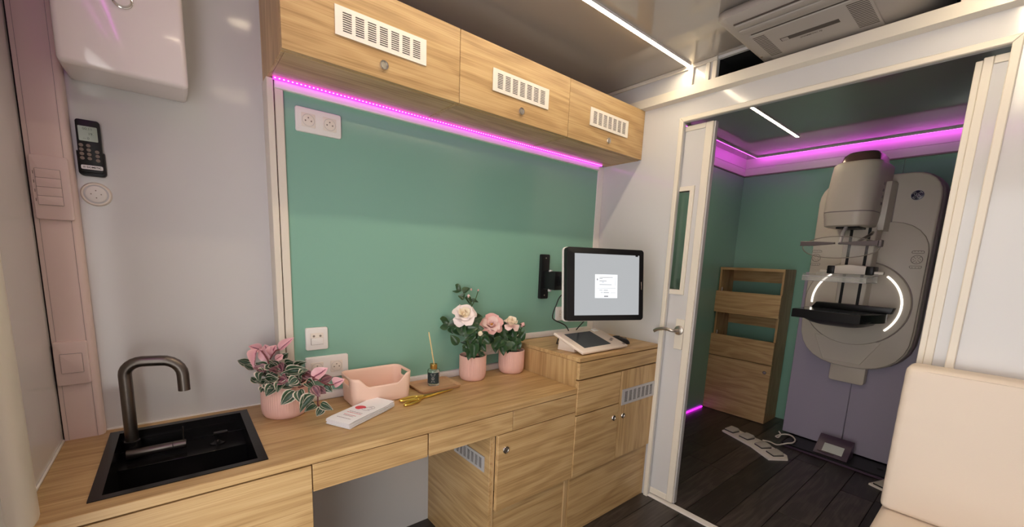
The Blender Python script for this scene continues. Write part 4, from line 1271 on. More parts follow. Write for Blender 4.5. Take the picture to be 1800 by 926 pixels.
t = rose_plant('taller rose with one white bloom in a ribbed pink pot', (1.350, -0.048, ZD), ROSE_TALL, [[(0, 0, 0.10), (0.01, 0.0, 0.2), (-0.005, 0.010, 0.30), (-0.005, 0.012, 0.345), (-0.018, 0.016, 0.385)], [(0, 0, 0.10), (-0.03, -0.01, 0.22), TW], [(-0.005, 0.012, 0.345), (0.012, 0.010, 0.375), (0.027, 0.010, 0.413)], [(0, 0, 0.10), (-0.03, -0.04, 0.15), (-0.07, -0.05, 0.20)], [(0, 0, 0.1), (-0.01, -0.05, 0.17), (-0.019, -0.083, 0.225)], [(0, 0, 0.1), (0.03, 0.01, 0.2), (0.03, 0.0, 0.26)]], 0.0635, 0.116)
flower(t, TW, (-0.40, -0.62, 0.72), 0.046, ['cream', 'cream', 'white', 'white', 'white'], [(3, 12, 0.62, 0.10), (4, 28, 0.80, 0.14), (5, 48, 0.98, 0.16), (5, 72, 1.12, 0.16)])
bud(t, (-0.022, 0.016, 0.390), (-0.1, -0.2, 1), 0.0075, 'blush')
bud(t, (-0.007, 0.018, 0.420), (0, 0, 1), 0.0048, 'pink')
bud(t, (0.027, 0.010, 0.417), (0.2, 0, 1), 0.0045, 'pink')
bud(t, (-0.019, -0.083, 0.232), (-0.75, -0.35, 0.3), 0.012, 'cream')
t = rose_plant('lower rose with two pink blooms in a ribbed pink pot next to the counter', (1.585, -0.050, ZD), ROSE_LOW, [[(0, 0, 0.1), (-0.05, 0.02, 0.18), TP_], [(0, 0, 0.1), (-0.02, 0, 0.18), TC], [(0, 0, 0.1), (0.03, -0.01, 0.18), (0.045, -0.022, 0.230)], [(0, 0, 0.1), (-0.03, 0.03, 0.19), (-0.049, 0.045, 0.240)]], 0.0655, 0.116)
f = flower(t, TP_, (-0.36, -0.58, 0.62), 0.047, ['blush', 'blush', 'blush', 'pink', 'pink'], [(4, 8, 0.48, 0.10), (5, 26, 0.66, 0.15), (6, 46, 0.88, 0.18), (6, 68, 1.10, 0.18)])
bx_ = Vector(TP_) + Vector((-0.36, -0.58, 0.62)).normalized() * 0.012
obj('stamens', Geo().lathe([(0.006, -0.004), (0.007, 0.002), (0.0, 0.006)], 10, T3(*bx_)), M['stamen'], f, local=True)
flower(t, TC, (-0.1, -0.45, 0.90), 0.040, ['cream', 'cream', 'blush', 'pink'], [(3, 14, 0.75, 0.10), (4, 36, 0.95, 0.14), (4, 95, 0.95, 0.12)])
bud(t, (0.045, -0.022, 0.239), (0.3, -0.4, 0.8), 0.0125, 'pink')
bud(t, (-0.049, 0.045, 0.248), (-0.2, -0.4, 0.8), 0.011, 'pink')

# ================================================================ ON THE COUNTER
# monitor
yaw, tilt = 0.353, 0.120
n_ = Vector((-math.sin(yaw) * math.cos(tilt), -math.cos(yaw) * math.cos(tilt), math.sin(tilt)))
r_ = Vector((math.cos(yaw), -math.sin(yaw), 0))
up_ = r_.cross(n_); up_ = up_ if up_.z > 0 else -up_
mon = thing('monitor', 'flat screen monitor with thick black bezel on a wall arm', 'monitor', (0, 0, 0))
mon.matrix_world = basis((1.889, -0.374, 1.212), r_, -n_, up_)
HW, HH = 0.212, 0.1725
def mprism(pts, y0, h, bev=0): return Geo().prism(pts, h, basis((0, y0, 0), (1, 0, 0), (0, 0, 1), (0, -1, 0)), bev)
obj('bezel', mprism(rrect(-HW, HW, -HH, HH, 0.016), 0.030, 0.030, 0.004), M['black'], mon, local=True)
obj('rear_shell', mprism(rrect(-HW - 0.003, HW + 0.003, -HH - 0.003, HH + 0.003, 0.018), 0.044, 0.0145, 0.002), M['white'], mon, local=True)
obj('rear_housing', Geo().box(-0.15, 0.15, 0.044, 0.062, -0.11, 0.11, 0.006), M['white'], mon, local=True)
SW0, SW1, SH = -0.171, 0.184, 0.146
sc_ = obj('screen', mprism(rrect(SW0, SW1, -SH, SH - 0.002, 0.001), 0.0000, 0.0006), M['screen'], mon, local=True)
obj('dialog_window', mprism(rrect(-0.063, 0.060, -0.064, 0.048, 0.001), -0.0008, 0.0003), M['window'], sc_, local=True)
g = Geo()
for (a, b, zc, h) in ((-0.040, 0.034, 0.034, 0.003), (-0.040, -0.022, 0.028, 0.003), (-0.040, 0.0, 0.017, 0.0035), (-0.026, -0.014, 0.011, 0.0028), (-0.040, 0.028, 0.0, 0.0032), (-0.054, 0.050, -0.017, 0.0016), (-0.040, -0.022, -0.027, 0.0028), (-0.016, 0.008, -0.027, 0.0034), (-0.032, -0.020, -0.038, 0.0028), (-0.016, 0.014, -0.038, 0.0036), (0.022, 0.050, -0.039, 0.0014), (-0.014, 0.010, -0.056, 0.007), (0.048, 0.050, 0.018, 0.045), (-0.054, -0.047, 0.024, 0.009)):
    g.add([(a, -0.0013, zc - h / 2), (b, -0.0013, zc - h / 2), (b, -0.0013, zc + h / 2), (a, -0.0013, zc + h / 2)], [(0, 1, 2, 3)])
obj('screen_text', g, M['screenink'], sc_, local=True, smooth=0)
obj('screen_marker', Geo().box(SW1 - 0.022, SW1 - 0.008, -0.0012, -0.0005, SH - 0.008, SH - 0.002), M['black'], sc_, local=True)
obj('bezel_logo', Geo().box(0.1965, 0.2005, -0.0009, 0.0002, -0.022, 0.016), M['key'], mon, local=True)

# wall arm
t = thing('wall_mount', 'black metal wall arm carrying the monitor on the green panel', 'bracket', (1.86, 0.0, 1.105))
obj('wall_plate', Geo().prism(rrect(1.828, 1.888, 1.105, 1.347, 0.008), 0.020, facing_front(0, YG, 0), 0.003), M['black'], t)
obj('hinge_block', Geo().box(1.842, 1.905, -0.075, YG - 0.020, 1.160, 1.258, 0.004), M['black'], t)
obj('pivot', Geo().lathe([(0.010, 0), (0.010, 0.115), (0, 0.115)], 16, T3(1.852, -0.030, 1.150)), M['aluminium'], t)
obj('arm', Geo().prism([(1.88, -0.02), (1.90, -0.075), (2.00, -0.285), (1.96, -0.305), (1.86, -0.10)], 0.050, T3(0, 0, 1.185), 0.004), M['black'], t)
obj('screen_plate', Geo().box(-0.05, 0.05, 0.062, 0.070, -0.05, 0.05, 0.002, 1).tr(mon.matrix_world), M['black'], t)
g = Geo()
for zz in (1.125, 1.327): g.lathe([(0.004, 0), (0.004, 0.001), (0, 0.0015)], 10, facing_front(1.858, YG - 0.020, zz))
obj('bolt', g, M['steel'], t)

cab = smooth_path([(1.90, -0.30, 1.20), (1.85, -0.14, 1.15), (1.835, -0.10, 1.08), (1.835, -0.08, 1.02), (1.87, -0.07, 0.995), (1.93, -0.09, 0.965), (1.935, -0.12, 0.915), (1.88, -0.14, 0.893), (1.80, -0.16, 0.893), (1.765, -0.19, 0.905), (1.775, -0.195, 0.935), (1.82, -0.198, 0.945), (1.85, -0.205, 0.935)], 6)
o = obj('black_cable', Geo().tube(cab, 0.0032, 8), M['rubber'])
tag(o, 'black cable looping from the monitor down to the cream console', 'cable')
cab = smooth_path([(1.905, -0.30, 1.10), (1.895, -0.25, 1.02), (1.885, -0.205, 0.96), (1.89, -0.195, 0.91), (1.94, -0.185, 0.8925)], 6)
o = obj('black_cable', Geo().tube(cab, 0.0028, 8), M['rubber'])
tag(o, 'short straight black cable dropping behind the cream console', 'cable')

# console
t = thing('control_console', 'cream control console with a dark screen on the oak counter', 'console', (1.87, -0.31, ZT))
FL, FR, BL, BR = Vector((1.718, -0.400, 0.891)), Vector((2.064, -0.400, 0.891)), Vector((1.690, -0.232, 0.960)), Vector((2.012, -0.232, 0.960))
def cq(u, v, h=0.0):
    a = FL.lerp(FR, u); b = BL.lerp(BR, u)
    nrm = (FR - FL).cross(BL - FL).normalized()
    return a.lerp(b, v) + nrm * h
bm = bmesh.new()
cv = [bm.verts.new(cq(*p)) for p in ((0, 0, 0), (1, 0, 0), (1, 1, 0), (0, 1, 0), (0, 0, 0.014), (1, 0, 0.014), (1, 1, 0.014), (0, 1, 0.014))]
for q in ((3, 2, 1, 0), (4, 5, 6, 7), (0, 1, 5, 4), (1, 2, 6, 5), (2, 3, 7, 6), (3, 0, 4, 7)): bm.faces.new([cv[i] for i in q])
bmesh.ops.bevel(bm, geom=bm.edges[:], offset=0.004, segments=3, affect='EDGES', profile=0.5)
obj('case', Geo().frombm(bm), M['console'], t)
def cplate(u0_, u1_, v0_, v1_, h0, h1):
    P = [cq(u0_, v0_, h0), cq(u1_, v0_, h0), cq(u1_, v1_, h0), cq(u0_, v1_, h0), cq(u0_, v0_, h1), cq(u1_, v0_, h1), cq(u1_, v1_, h1), cq(u0_, v1_, h1)]
    return Geo().add(P, [(3, 2, 1, 0), (4, 5, 6, 7), (0, 1, 5, 4), (1, 2, 6, 5), (2, 3, 7, 6), (3, 0, 4, 7)])
obj('display', cplate(0.13, 0.72, 0.17, 0.86, 0.0135, 0.0146), M['consolescreen'], t)
for (u, v) in ((0.83, 0.33), (0.89, 0.38)): obj('key', cplate(u - 0.022, u + 0.022, v - 0.035, v + 0.035, 0.0135, 0.0155), M['key'], t)
obj('power_key', cplate(0.94, 0.975, 0.06, 0.13, 0.0135, 0.0155), M['key'], t)
obj('knob_cluster', cplate(0.80, 0.90, 0.82, 0.93, 0.0135, 0.018), M['white'], t)
obj('indicator', cplate(0.02, 0.05, 0.80, 0.90, 0.0135, 0.0148), M['pinkish'], t)
fo = Geo().add([(1.74, -0.33, ZT), (2.00, -0.33, ZT), (1.98, -0.245, ZT), (1.72, -0.24, ZT), cq(0.10, 0.42, -0.001), cq(0.9, 0.42, -0.001), cq(0.94, 0.88, -0.001), cq(0.07, 0.88, -0.001)], [(3, 2, 1, 0), (4, 5, 6, 7), (0, 1, 5, 4), (1, 2, 6, 5), (2, 3, 7, 6), (3, 0, 4, 7)])
obj('foot', fo, M['console'], t)

# mouse
t = thing('computer_mouse', 'black computer mouse beside the cream console', 'mouse', (2.135, -0.300, ZT))
mg = Geo()
nS, nR = 16, 8
for i in range(nR + 1):
    ph = math.pi / 2 * i / nR
    for k in range(nS):
        a = 2 * math.pi * k / nS
        rx = 0.031 * (1 - 0.12 * math.cos(a)) * math.cos(ph) ** 0.6 if i < nR else 0.0
        ry = 0.056 * (math.cos(ph) ** 0.6 if i < nR else 0.0)
        mg.v.append(Vector((ry * math.cos(a), rx * math.sin(a), 0.034 * math.sin(ph) * (1 - 0.15 * math.cos(a)))))
for i in range(nR):
    for k in range(nS): mg.f.append((i * nS + k, i * nS + (k + 1) % nS, (i + 1) * nS + (k + 1) % nS, (i + 1) * nS + k))
mg.f.append(tuple(range(nS))[::-1]); mg.mi = [0] * len(mg.f)
RZ = Matrix.Rotation(math.radians(-62), 4, 'Z')
obj('shell', mg.tr(RZ), M['black'], t, local=True, smooth=70)
obj('wheel', Geo().lathe([(0.007, -0.003), (0.007, 0.003), (0, 0.003)], 14, RZ @ T3(0.030, 0, 0.026) @ Matrix.Rotation(math.pi / 2, 4, 'X')), M['key'], t, local=True)

# ================================================================ AIR CONDITIONER
def loft(sections):
    g = Geo()
    n = len(sections[0])
    for s_ in sections: g.v += [Vector(p) for p in s_]
    for i in range(len(sections) - 1):
        for k in range(n):
            g.f.append((i * n + k, i * n + (k + 1) % n, (i + 1) * n + (k + 1) % n, (i + 1) * n + k))
    g.f.append(tuple(range(n))[::-1])
    g.f.append(tuple((len(sections) - 1) * n + k for k in range(n)))
    g.mi = [0] * len(g.f)
    return g
t = thing('air_conditioner', 'grey ceiling air conditioner reaching through the opening above the doorway', 'air conditioner', (2.25, -0.99, CEIL))
def acr(z, x0, y0, y1, r): return [(p[0], p[1], z) for p in rrect(x0, 2.585, y1, y0, r, 5)]
ZA = 2.196
obj('housing', loft([acr(ZA, 1.965, -0.800, -1.180, 0.035), acr(ZA + 0.004, 1.935, -0.784, -1.215, 0.040), acr(ZA + 0.016, 1.908, -0.768, -1.250, 0.045), acr(ZA + 0.036, 1.915, -0.752, -1.285, 0.045), acr(CEIL - 0.020, 1.950, -0.735, -1.315, 0.045), acr(CEIL - 0.004, 1.975, -0.722, -1.325, 0.040)]), M['acgrey'], t, smooth=50)
for n_l, (xa, xb, za) in enumerate(((1.955, 1.990, ZA + 0.001), (1.996, 2.028, ZA - 0.001))):
    obj('louvre', Geo().box(xa, xb, -1.195, -0.812, za - 0.006, za + 0.004, 0.002, 2), M['acgrey'], t)
obj('air_slot', Geo().box(1.945, 1.950, -1.195, -0.812, ZA - 0.001, ZA + 0.012).box(1.9905, 1.9955, -1.195, -0.812, ZA - 0.0015, ZA + 0.003).box(2.030, 2.036, -1.195, -0.820, ZA - 0.0012, ZA + 0.003), M['acdark'], t)
obj('cover_panel', Geo().box(2.062, 2.56, -1.175, -0.822, ZA - 0.006, ZA + 0.002, 0.004, 2), M['acgrey'], t)
obj('panel_groove', Geo().box(2.056, 2.061, -1.170, -0.830, ZA - 0.0015, ZA + 0.002), M['acdark'], t)
for (ya, yb) in ((-0.868, -0.828), (-1.168, -1.112)):
    for k in range(16):
        x0 = 2.080 + k * 0.0125
        obj('grille_slit', Geo().box(x0, x0 + 0.0045, yb if yb < ya else ya, ya if yb < ya else yb, ZA - 0.0066, ZA - 0.0058), M['acdark'], t, smooth=0)
dp = obj('display_bar', Geo().box(2.152, 2.178, -1.077, -0.897, ZA - 0.0072, ZA - 0.0058), M['acdark'], t)
obj('sensor_window', Geo().box(2.1545, 2.1755, -0.922, -0.900, ZA - 0.0078, ZA - 0.0070), M['acgrey'], dp)
obj('lettering', text_geo('DOMETIC FJ', 0.0125, 0.3, 0.0003).tr(basis((2.196, -0.985, ZA - 0.0064), (0, -1, 0), (-1, 0, 0), (0, 0, -1))), M['acdark'], t)
obj('fixing_screw', Geo().lathe([(0.004, 0), (0.004, 0.002), (0, 0.003)], 10, basis((2.27, -0.793, ZA + 0.001), (1, 0, 0), (0, -1, 0), (0, 0, -1))), M['chrome'], t)

# ================================================================ MAMMOGRAPHY UNIT
TH = math.radians(4.0)
mu = thing('mammography_unit', 'cream mammography machine with tube head and black breast support', 'medical machine', (3.985, -0.945, 0))
mu.rotation_euler = (0, 0, -(math.pi / 2 + TH))
def fr(y0): return basis((0, y0, 0), (1, 0, 0), (0, 0, 1), (0, -1, 0))
def P(name, g, m, parent=None, smooth=40): return obj(name, g, m, parent or mu, local=True, smooth=smooth)
def shell_outline(hw, ztop, zmid, zbot, rtop, ex=2.5, n=14, cx=0.008):
    out = []
    for k in range(n + 1):               # bottom, from one side round to the other
        a = math.pi + math.pi * k / n
        c, s_ = math.cos(a), math.sin(a)
        out.append((cx + hw * math.copysign(abs(c) ** (2 / ex), c), zmid + (zmid - zbot) * math.copysign(abs(s_) ** (2 / ex), s_)))
    for (ccx, a0) in ((cx + hw - rtop, 0), (cx - hw + rtop, 90)):
        for k in range(7):
            a = math.radians(a0 + 15 * k)
            out.append((ccx + rtop * math.cos(a), ztop - rtop + rtop * math.sin(a)))
    return out
for n_p, (xa, xb) in enumerate(((-0.350, 0.029), (0.031, 0.330))):
    P('column_panel', Geo().box(xa, xb, 0.0, 0.36, 0.03, 1.30, 0.003, 1), M['lavender'])
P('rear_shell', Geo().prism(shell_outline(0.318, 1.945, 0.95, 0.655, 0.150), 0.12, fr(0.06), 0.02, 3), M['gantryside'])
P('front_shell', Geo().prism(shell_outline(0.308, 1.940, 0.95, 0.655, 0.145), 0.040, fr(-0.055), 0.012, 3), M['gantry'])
P('lower_cover', Geo().prism(shell_outline(0.300, 1.640, 0.95, 0.662, 0.19), 0.018, fr(-0.093), 0.006, 2), M['gantry'])
dc = (-0.004, 1.105)
P('rotation_disc', Geo().lathe([(0.285, 0), (0.284, 0.010), (0.280, 0.014), (0.0, 0.014)], 56, fr(-0.110) @ T3(*dc, 0)), M['gantry'])
P('disc_groove', Geo().tube([(dc[0] + 0.2865 * math.cos(a), -0.112, dc[1] + 0.2865 * math.sin(a)) for a in [q * math.pi / 32 for q in range(64)]], 0.0022, 6, True), M['gantryside'])
for (a0, a1) in ((52, -42), (128, 184)):
    P('light_arc', Geo().tube([(dc[0] + 0.240 * math.cos(math.radians(a0 + (a1 - a0) * k / 24)), -0.1245, dc[1] + 0.240 * math.sin(math.radians(a0 + (a1 - a0) * k / 24))) for k in range(25)], 0.0058, 8), M['ring'])
# carriage with two dark slots
P('carriage', Geo().prism([(-0.080, 1.00), (0.072, 1.00), (0.078, 1.62), (-0.088, 1.62)], 0.10, fr(-0.124), 0.010, 3), M['gantry'])
for xx in (-0.052, 0.040): P('slide_slot', Geo().prism([(xx - 0.008, 1.01), (xx + 0.008, 1.01), (xx + 0.010, 1.60), (xx - 0.006, 1.60)], 0.0035, fr(-0.222)), M['black'])
P('fan_cover', Geo().prism([(-0.13, 0.69), (0.08, 0.69), (0.17, 0.86), (-0.20, 0.86)], 0.004, fr(-0.111), 0.002, 1), M['gantry'])
# tube head
def hs(z, x0, x1, y0, y1, r): return [(p[0], p[1], z) for p in rrect(x0, x1, y0, y1, (r, r, 0.012, 0.012), 8)]
head = P('tube_head', loft([hs(1.690, -0.178, 0.078, -0.430, -0.10, 0.085), hs(1.80, -0.174, 0.080, -0.430, -0.10, 0.085), hs(1.92, -0.166, 0.083, -0.425, -0.10, 0.085), hs(1.975, -0.162, 0.083, -0.418, -0.10, 0.085), hs(1.990, -0.150, 0.072, -0.405, -0.11, 0.080)]), M['gantry'], smooth=50)
P('collimator', loft([hs(1.598, -0.158, 0.060, -0.405, -0.12, 0.075), hs(1.604, -0.168, 0.070, -0.418, -0.11, 0.080), hs(1.684, -0.178, 0.078, -0.430, -0.10, 0.085)]), M['gantry'], head, 50)
P('head_seam', loft([hs(1.684, -0.175, 0.075, -0.427, -0.11, 0.084), hs(1.690, -0.175, 0.075, -0.427, -0.11, 0.084)]), M['gantryside'], head)
P('top_cap', loft([hs(1.988, -0.138, 0.062, -0.392, -0.12, 0.075), hs(2.034, -0.126, 0.054, -0.378, -0.13, 0.072), hs(2.052, -0.108, 0.040, -0.356, -0.14, 0.062)]), M['bronze'], head, 50)
P('lens_port', Geo().box(-0.10, 0.02, -0.36, -0.22, 1.586, 1.599, 0.003, 1), M['black'], head)
for k in range(4): P('head_button', Geo().lathe([(0.009, 0), (0.009, 0.003), (0.006, 0.005), (0, 0.005)], 14, basis((0.080, -0.26, 1.74 + k * 0.04), (0, 1, 0), (0, 0, 1), (1, 0, 0))), M['gantryside'], head)
P('neck_block', Geo().prism([(-0.12, 1.58), (0.105, 1.58), (0.110, 1.880), (-0.12, 1.880)], 0.13, fr(-0.09), 0.010, 2), M['gantry'])
P('neck_shadow_line', Geo().box(0.106, 0.1115, -0.099, -0.094, 1.585, 1.875), M['gantryside'])
# maker's emblem
em = P('emblem', Geo().lathe([(0.031, 0), (0.031, 0.003), (0.029, 0.004), (0, 0.004)], 32, fr(-0.0945) @ T3(0.208, 1.797, 0)), M['navy'])
def lg(pts): return [(0.208 + a * 0.031, -0.0995, 1.797 + b * 0.031) for a, b in pts]
g = Geo()
g.tube([(0.208 + 0.0298 * math.cos(a), -0.0985, 1.797 + 0.0298 * math.sin(a)) for a in [q * math.pi / 16 for q in range(32)]], 0.0011, 6, True)
for a0 in (20, 110, 200, 290):
    g.tube([(0.208 + 0.0240 * math.cos(math.radians(a0 + 5 * k)), -0.0993, 1.797 + 0.0240 * math.sin(math.radians(a0 + 5 * k))) for k in range(12)], [0.0004 + 0.0011 * math.sin(math.pi * (k + 0.5) / 12) for k in range(12)], 6)
g.tube(smooth_path(lg([(-0.10, 0.35), (-0.28, 0.48), (-0.48, 0.30), (-0.42, 0.06), (-0.20, 0.08), (-0.08, 0.35), (-0.10, -0.05), (-0.22, -0.42), (-0.45, -0.46), (-0.52, -0.26), (-0.36, -0.14), (-0.08, -0.06)]), 4), 0.0011, 6)
g.tube(smooth_path(lg([(0.46, 0.36), (0.36, 0.48), (0.16, 0.40), (0.12, 0.18), (0.28, 0.06), (0.10, -0.06), (0.04, -0.32), (0.20, -0.48), (0.44, -0.42), (0.50, -0.20), (0.34, -0.10), (0.24, -0.24)]), 4), 0.0011, 6)
P('emblem_lettering', g, M['silver'], em)
# key pads
for cxk in (-0.262, 0.262):
    kp = P('key_pad', Geo().tube([(cxk + 0.026 * math.cos(a), -0.1125, 1.405 + 0.026 * math.sin(a)) for a in [q * math.pi / 12 for q in range(24)]], 0.0017, 6, True), M['greymark'])
    g = Geo()
    for q in range(4):
        a = math.pi / 4 + q * math.pi / 2
        g.tube([(cxk + 0.006 * math.cos(a), -0.112, 1.405 + 0.006 * math.sin(a)), (cxk + 0.025 * math.cos(a), -0.112, 1.405 + 0.025 * math.sin(a))], 0.0013, 5)
        b = q * math.pi / 2
        g.lathe([(0.003, 0), (0.003, 0.001), (0, 0.001)], 8, fr(-0.1112) @ T3(cxk + 0.016 * math.cos(b), 1.405 + 0.016 * math.sin(b), 0))
    P('arrow_keys', g, M['greymark'], kp)
    g = Geo()
    for zc, bend in ((1.450, 0.004), (1.360, -0.004)):
        ou = [(cxk + p[0], -0.1125, zc + p[1] + bend * (1 - (p[0] / 0.026) ** 2)) for p in rrect(-0.028, 0.028, -0.008, 0.008, 0.0075, 3)]
        g.tube(ou, 0.0014, 5, True)
        for dx in (-0.015, 0, 0.015): g.lathe([(0.0025, 0), (0.0025, 0.001), (0, 0.001)], 8, fr(-0.1112) @ T3(cxk + dx, zc + bend, 0))
    P('row_keys', g, M['greymark'], kp)
P('status_stripe', Geo().box(-0.205, -0.17, -0.101, -0.094, 1.658, 1.664), M['purple'])
# face shield
sh = Geo()
N_ = 28
cyS = 1.462
for k in range(N_):
    a = 2 * math.pi * k / N_
    xq, zq = 0.195 * math.cos(a), 0.066 * math.sin(a)
    sh.v.append(Vector((-0.030 + xq, -0.520 + 1.1 * xq * xq, cyS + zq)))
for k in range(N_):
    a = 2 * math.pi * k / N_
    xq, zq = 0.10 * math.cos(a), 0.034 * math.sin(a)
    sh.v.append(Vector((-0.030 + xq, -0.530 + 1.1 * xq * xq, cyS + zq)))
for k in range(N_): sh.f.append((k, (k + 1) % N_, N_ + (k + 1) % N_, N_ + k))
sh.f.append(tuple(N_ + k for k in range(N_)))
sh.mi = [0] * len(sh.f)
rim_pts = [tuple(sh.v[k]) for k in range(N_)]
fs = P('face_shield', sh, M['clear'], smooth=60)
md = fs.modifiers.new('thickness', 'SOLIDIFY'); md.thickness = 0.002
P('shield_rim', Geo().tube(rim_pts, 0.0026, 8, True), M['greymark'], fs)
P('shield_bar', Geo().prism([(-0.222, 1.470), (-0.222, 1.500), (-0.15, 1.498), (-0.04, 1.491), (-0.04, 1.481), (-0.15, 1.470)], 0.014, fr(-0.520), 0.002, 1), M['shieldbar'], fs)
P('shield_bar', Geo().prism([(0.165, 1.470), (0.165, 1.500), (0.10, 1.498), (-0.02, 1.491), (-0.02, 1.481), (0.10, 1.470)], 0.014, fr(-0.520), 0.002, 1), M['shieldbar'], fs)
P('shield_clip', Geo().box(0.152, 0.176, -0.512, -0.470, 1.466, 1.505, 0.003, 1), M['gantryside'], fs)
P('shield_stem', Geo().tube([(-0.035, -0.46, 1.487), (-0.045, -0.40, 1.56), (-0.045, -0.36, 1.595)], 0.010, 10), M['aluminium'], fs)
P('shield_stem', Geo().tube([(0.05, -0.46, 1.495), (0.095, -0.40, 1.545), (0.085, -0.34, 1.56)], 0.009, 10), M['steel'], fs)
# compression paddle
pd = P('paddle_holder', Geo().prism([(-0.105, 1.300), (0.105, 1.300), (0.085, 1.352), (0.0, 1.362), (-0.085, 1.352)], 0.10, fr(-0.225), 0.008, 2), M['warmwhite'])
for s_ in (-1, 1): P('holder_clamp', Geo().box(s_ * 0.080, s_ * 0.120, -0.335, -0.235, 1.298, 1.352, 0.006, 2), M['black'], pd)
P('paddle_rail', Geo().box(-0.165, 0.165, -0.315, -0.290, 1.304, 1.322, 0.004, 2), M['warmwhite'], pd)
cl = Geo()
PX0, PX1, PYa, PYb, PZ = -0.182, 0.142, -0.535, -0.315, 1.252
cl.box(PX0, PX1, PYa, PYb, PZ, PZ + 0.003, 0.001, 1).box(PX0, PX1, PYa, PYa + 0.003, PZ, PZ + 0.030, 0.001, 1).box(PX0, PX0 + 0.003, PYa, PYb, PZ, PZ + 0.045, 0.001, 1).box(PX1 - 0.003, PX1, PYa, PYb, PZ, PZ + 0.045, 0.001, 1).box(PX0, PX1, PYb - 0.003, PYb, PZ, PZ + 0.055, 0.001, 1)
cp = P('compression_paddle', cl, M['paddleclear'])
P('paddle_edge', Geo().tube([(PX0, PYa, PZ + 0.030), (PX1, PYa, PZ + 0.030)], 0.0024, 6).tube([(PX0, PYa, PZ), (PX1, PYa, PZ), (PX1, PYb, PZ)], 0.0022, 6).tube([(PX1, PYa, PZ + 0.030), (PX1, PYb, PZ + 0.046)], 0.0022, 6).tube([(PX0, PYa, PZ), (PX0, PYa, PZ + 0.030)], 0.0022, 6), M['aluminium'], cp)
# breast support
bk = P('breast_support', Geo().prism([(-0.195, -0.585), (0.158, -0.585), (0.215, -0.340), (0.200, -0.230), (-0.200, -0.230), (-0.210, -0.340)], 0.054, T3(0, 0, 1.012), 0.005, 2), M['black'])
P('support_plate', Geo().box(-0.185, 0.150, -0.575, -0.33, 1.0663, 1.0680), M['consolescreen'], bk)
P('support_rail', Geo().prism([(-0.190, 1.066), (0.225, 1.066), (0.235, 1.104), (-0.165, 1.104)], 0.055, fr(-0.235), 0.006, 2), M['black'], bk)
P('support_belly', loft([[(p[0], p[1], 0.970) for p in rrect(-0.09, 0.10, -0.45, -0.24, 0.04)], [(p[0], p[1], 0.985) for p in rrect(-0.13, 0.15, -0.50, -0.23, 0.05)], [(p[0], p[1], 1.023) for p in rrect(-0.18, 0.185, -0.56, -0.23, 0.05)]]), M['black'], bk, 60)
P('support_arm', Geo().box(-0.10, 0.10, -0.24, -0.12, 0.99, 1.07, 0.01, 2), M['gantry'], bk)
P('service_cover', Geo().prism(rrect(-0.088, 0.110, 0.545, 0.680, (0.018, 0.018, 0.004, 0.004)), 0.050, fr(-0.030), 0.006, 2), M['gantry'])
# floor plate and its display
P('floor_plate', Geo().box(-0.262, 0.335, -0.235, 0.002, 0.002, 0.024, 0.003, 1), M['black'])
P('floor_plate_edge', Geo().box(-0.262, 0.335, -0.243, -0.235, 0.002, 0.016, 0.001, 1), M['mauve'])
fd = P('floor_display', Geo().prism([(-0.200, 0.024), (-0.075, 0.024), (-0.075, 0.128), (-0.085, 0.138), (-0.095, 0.136)], 0.195, basis((-0.072, 0, 0), (0, 1, 0), (0, 0, 1), (1, 0, 0)), 0.0), M['mauve'])
sn = Vector((0, -0.73, 0.68))
P('display_glass', Geo().add([(-0.028, -0.1842, 0.046), (0.088, -0.1842, 0.046), (0.088, -0.1387, 0.094), (-0.028, -0.1387, 0.094)], [(0, 1, 2, 3)]), M['lcdlight'], fd)
P('display_edge', Geo().tube([(-0.05, -0.190, 0.040), (0.045, -0.190, 0.040)], 0.003, 6), M['chrome'], fd)
for xx in (-0.22, 0.28): P('plate_bolt', Geo().lathe([(0.018, 0), (0.018, 0.003), (0.010, 0.005), (0, 0.005)], 14, T3(xx, -0.11, 0.024)), M['rubber'])

# foot pedals
def pedal_block(parent, c, ang_, w_=0.078, d_=0.074):
    R = T3(*c) @ Matrix.Rotation(ang_, 4, 'Z')
    g = loft([[(p[0], p[1], 0.020) for p in rrect(-w_ / 2, w_ / 2, -d_ / 2, d_ / 2, 0.006, 2)], [(p[0], p[1], 0.030 + 0.008 * (p[0] / w_)) for p in rrect(-w_ / 2, w_ / 2, -d_ / 2, d_ / 2, 0.006, 2)], [(p[0] * 0.8, p[1] * 0.8, 0.036 + 0.010 * (p[0] / w_)) for p in rrect(-w_ / 2, w_ / 2, -d_ / 2, d_ / 2, 0.006, 2)]]).tr(R)
    o = obj('pedal', g, M['pedal'], parent)
    obj('pedal_shadow_gap', Geo().prism(rrect(-w_ / 2 - 0.002, w_ / 2 + 0.001, -d_ / 2 - 0.001, d_ / 2 + 0.001, 0.004, 2), 0.008, R @ T3(0, 0, 0.0125)), M['rubber'], o)
def pedal_bar(label, poly, pedals):
    cx_ = sum(p[0] for p in poly) / len(poly); cy_ = sum(p[1] for p in poly) / len(poly)
    t = thing('foot_pedal', label, 'foot pedal', (cx_, cy_, 0))
    obj('base', Geo().prism(poly, 0.013, T3(0, 0, 0), 0.003, 2), M['warmwhite'], t)
    for c, a in pedals: pedal_block(t, (*c, 0), a)
    return t
pedal_bar('white four-pedal foot switch bent in the middle on the dark floor', [(3.640, -0.290), (3.755, -0.318), (3.765, -0.345), (3.690, -0.575), (3.575, -0.765), (3.510, -0.790), (3.405, -0.705), (3.525, -0.545)],
          [((3.688, -0.345), math.radians(-14)), ((3.650, -0.470), math.radians(-17)), ((3.585, -0.605), math.radians(-32)), ((3.520, -0.705), math.radians(-34))])
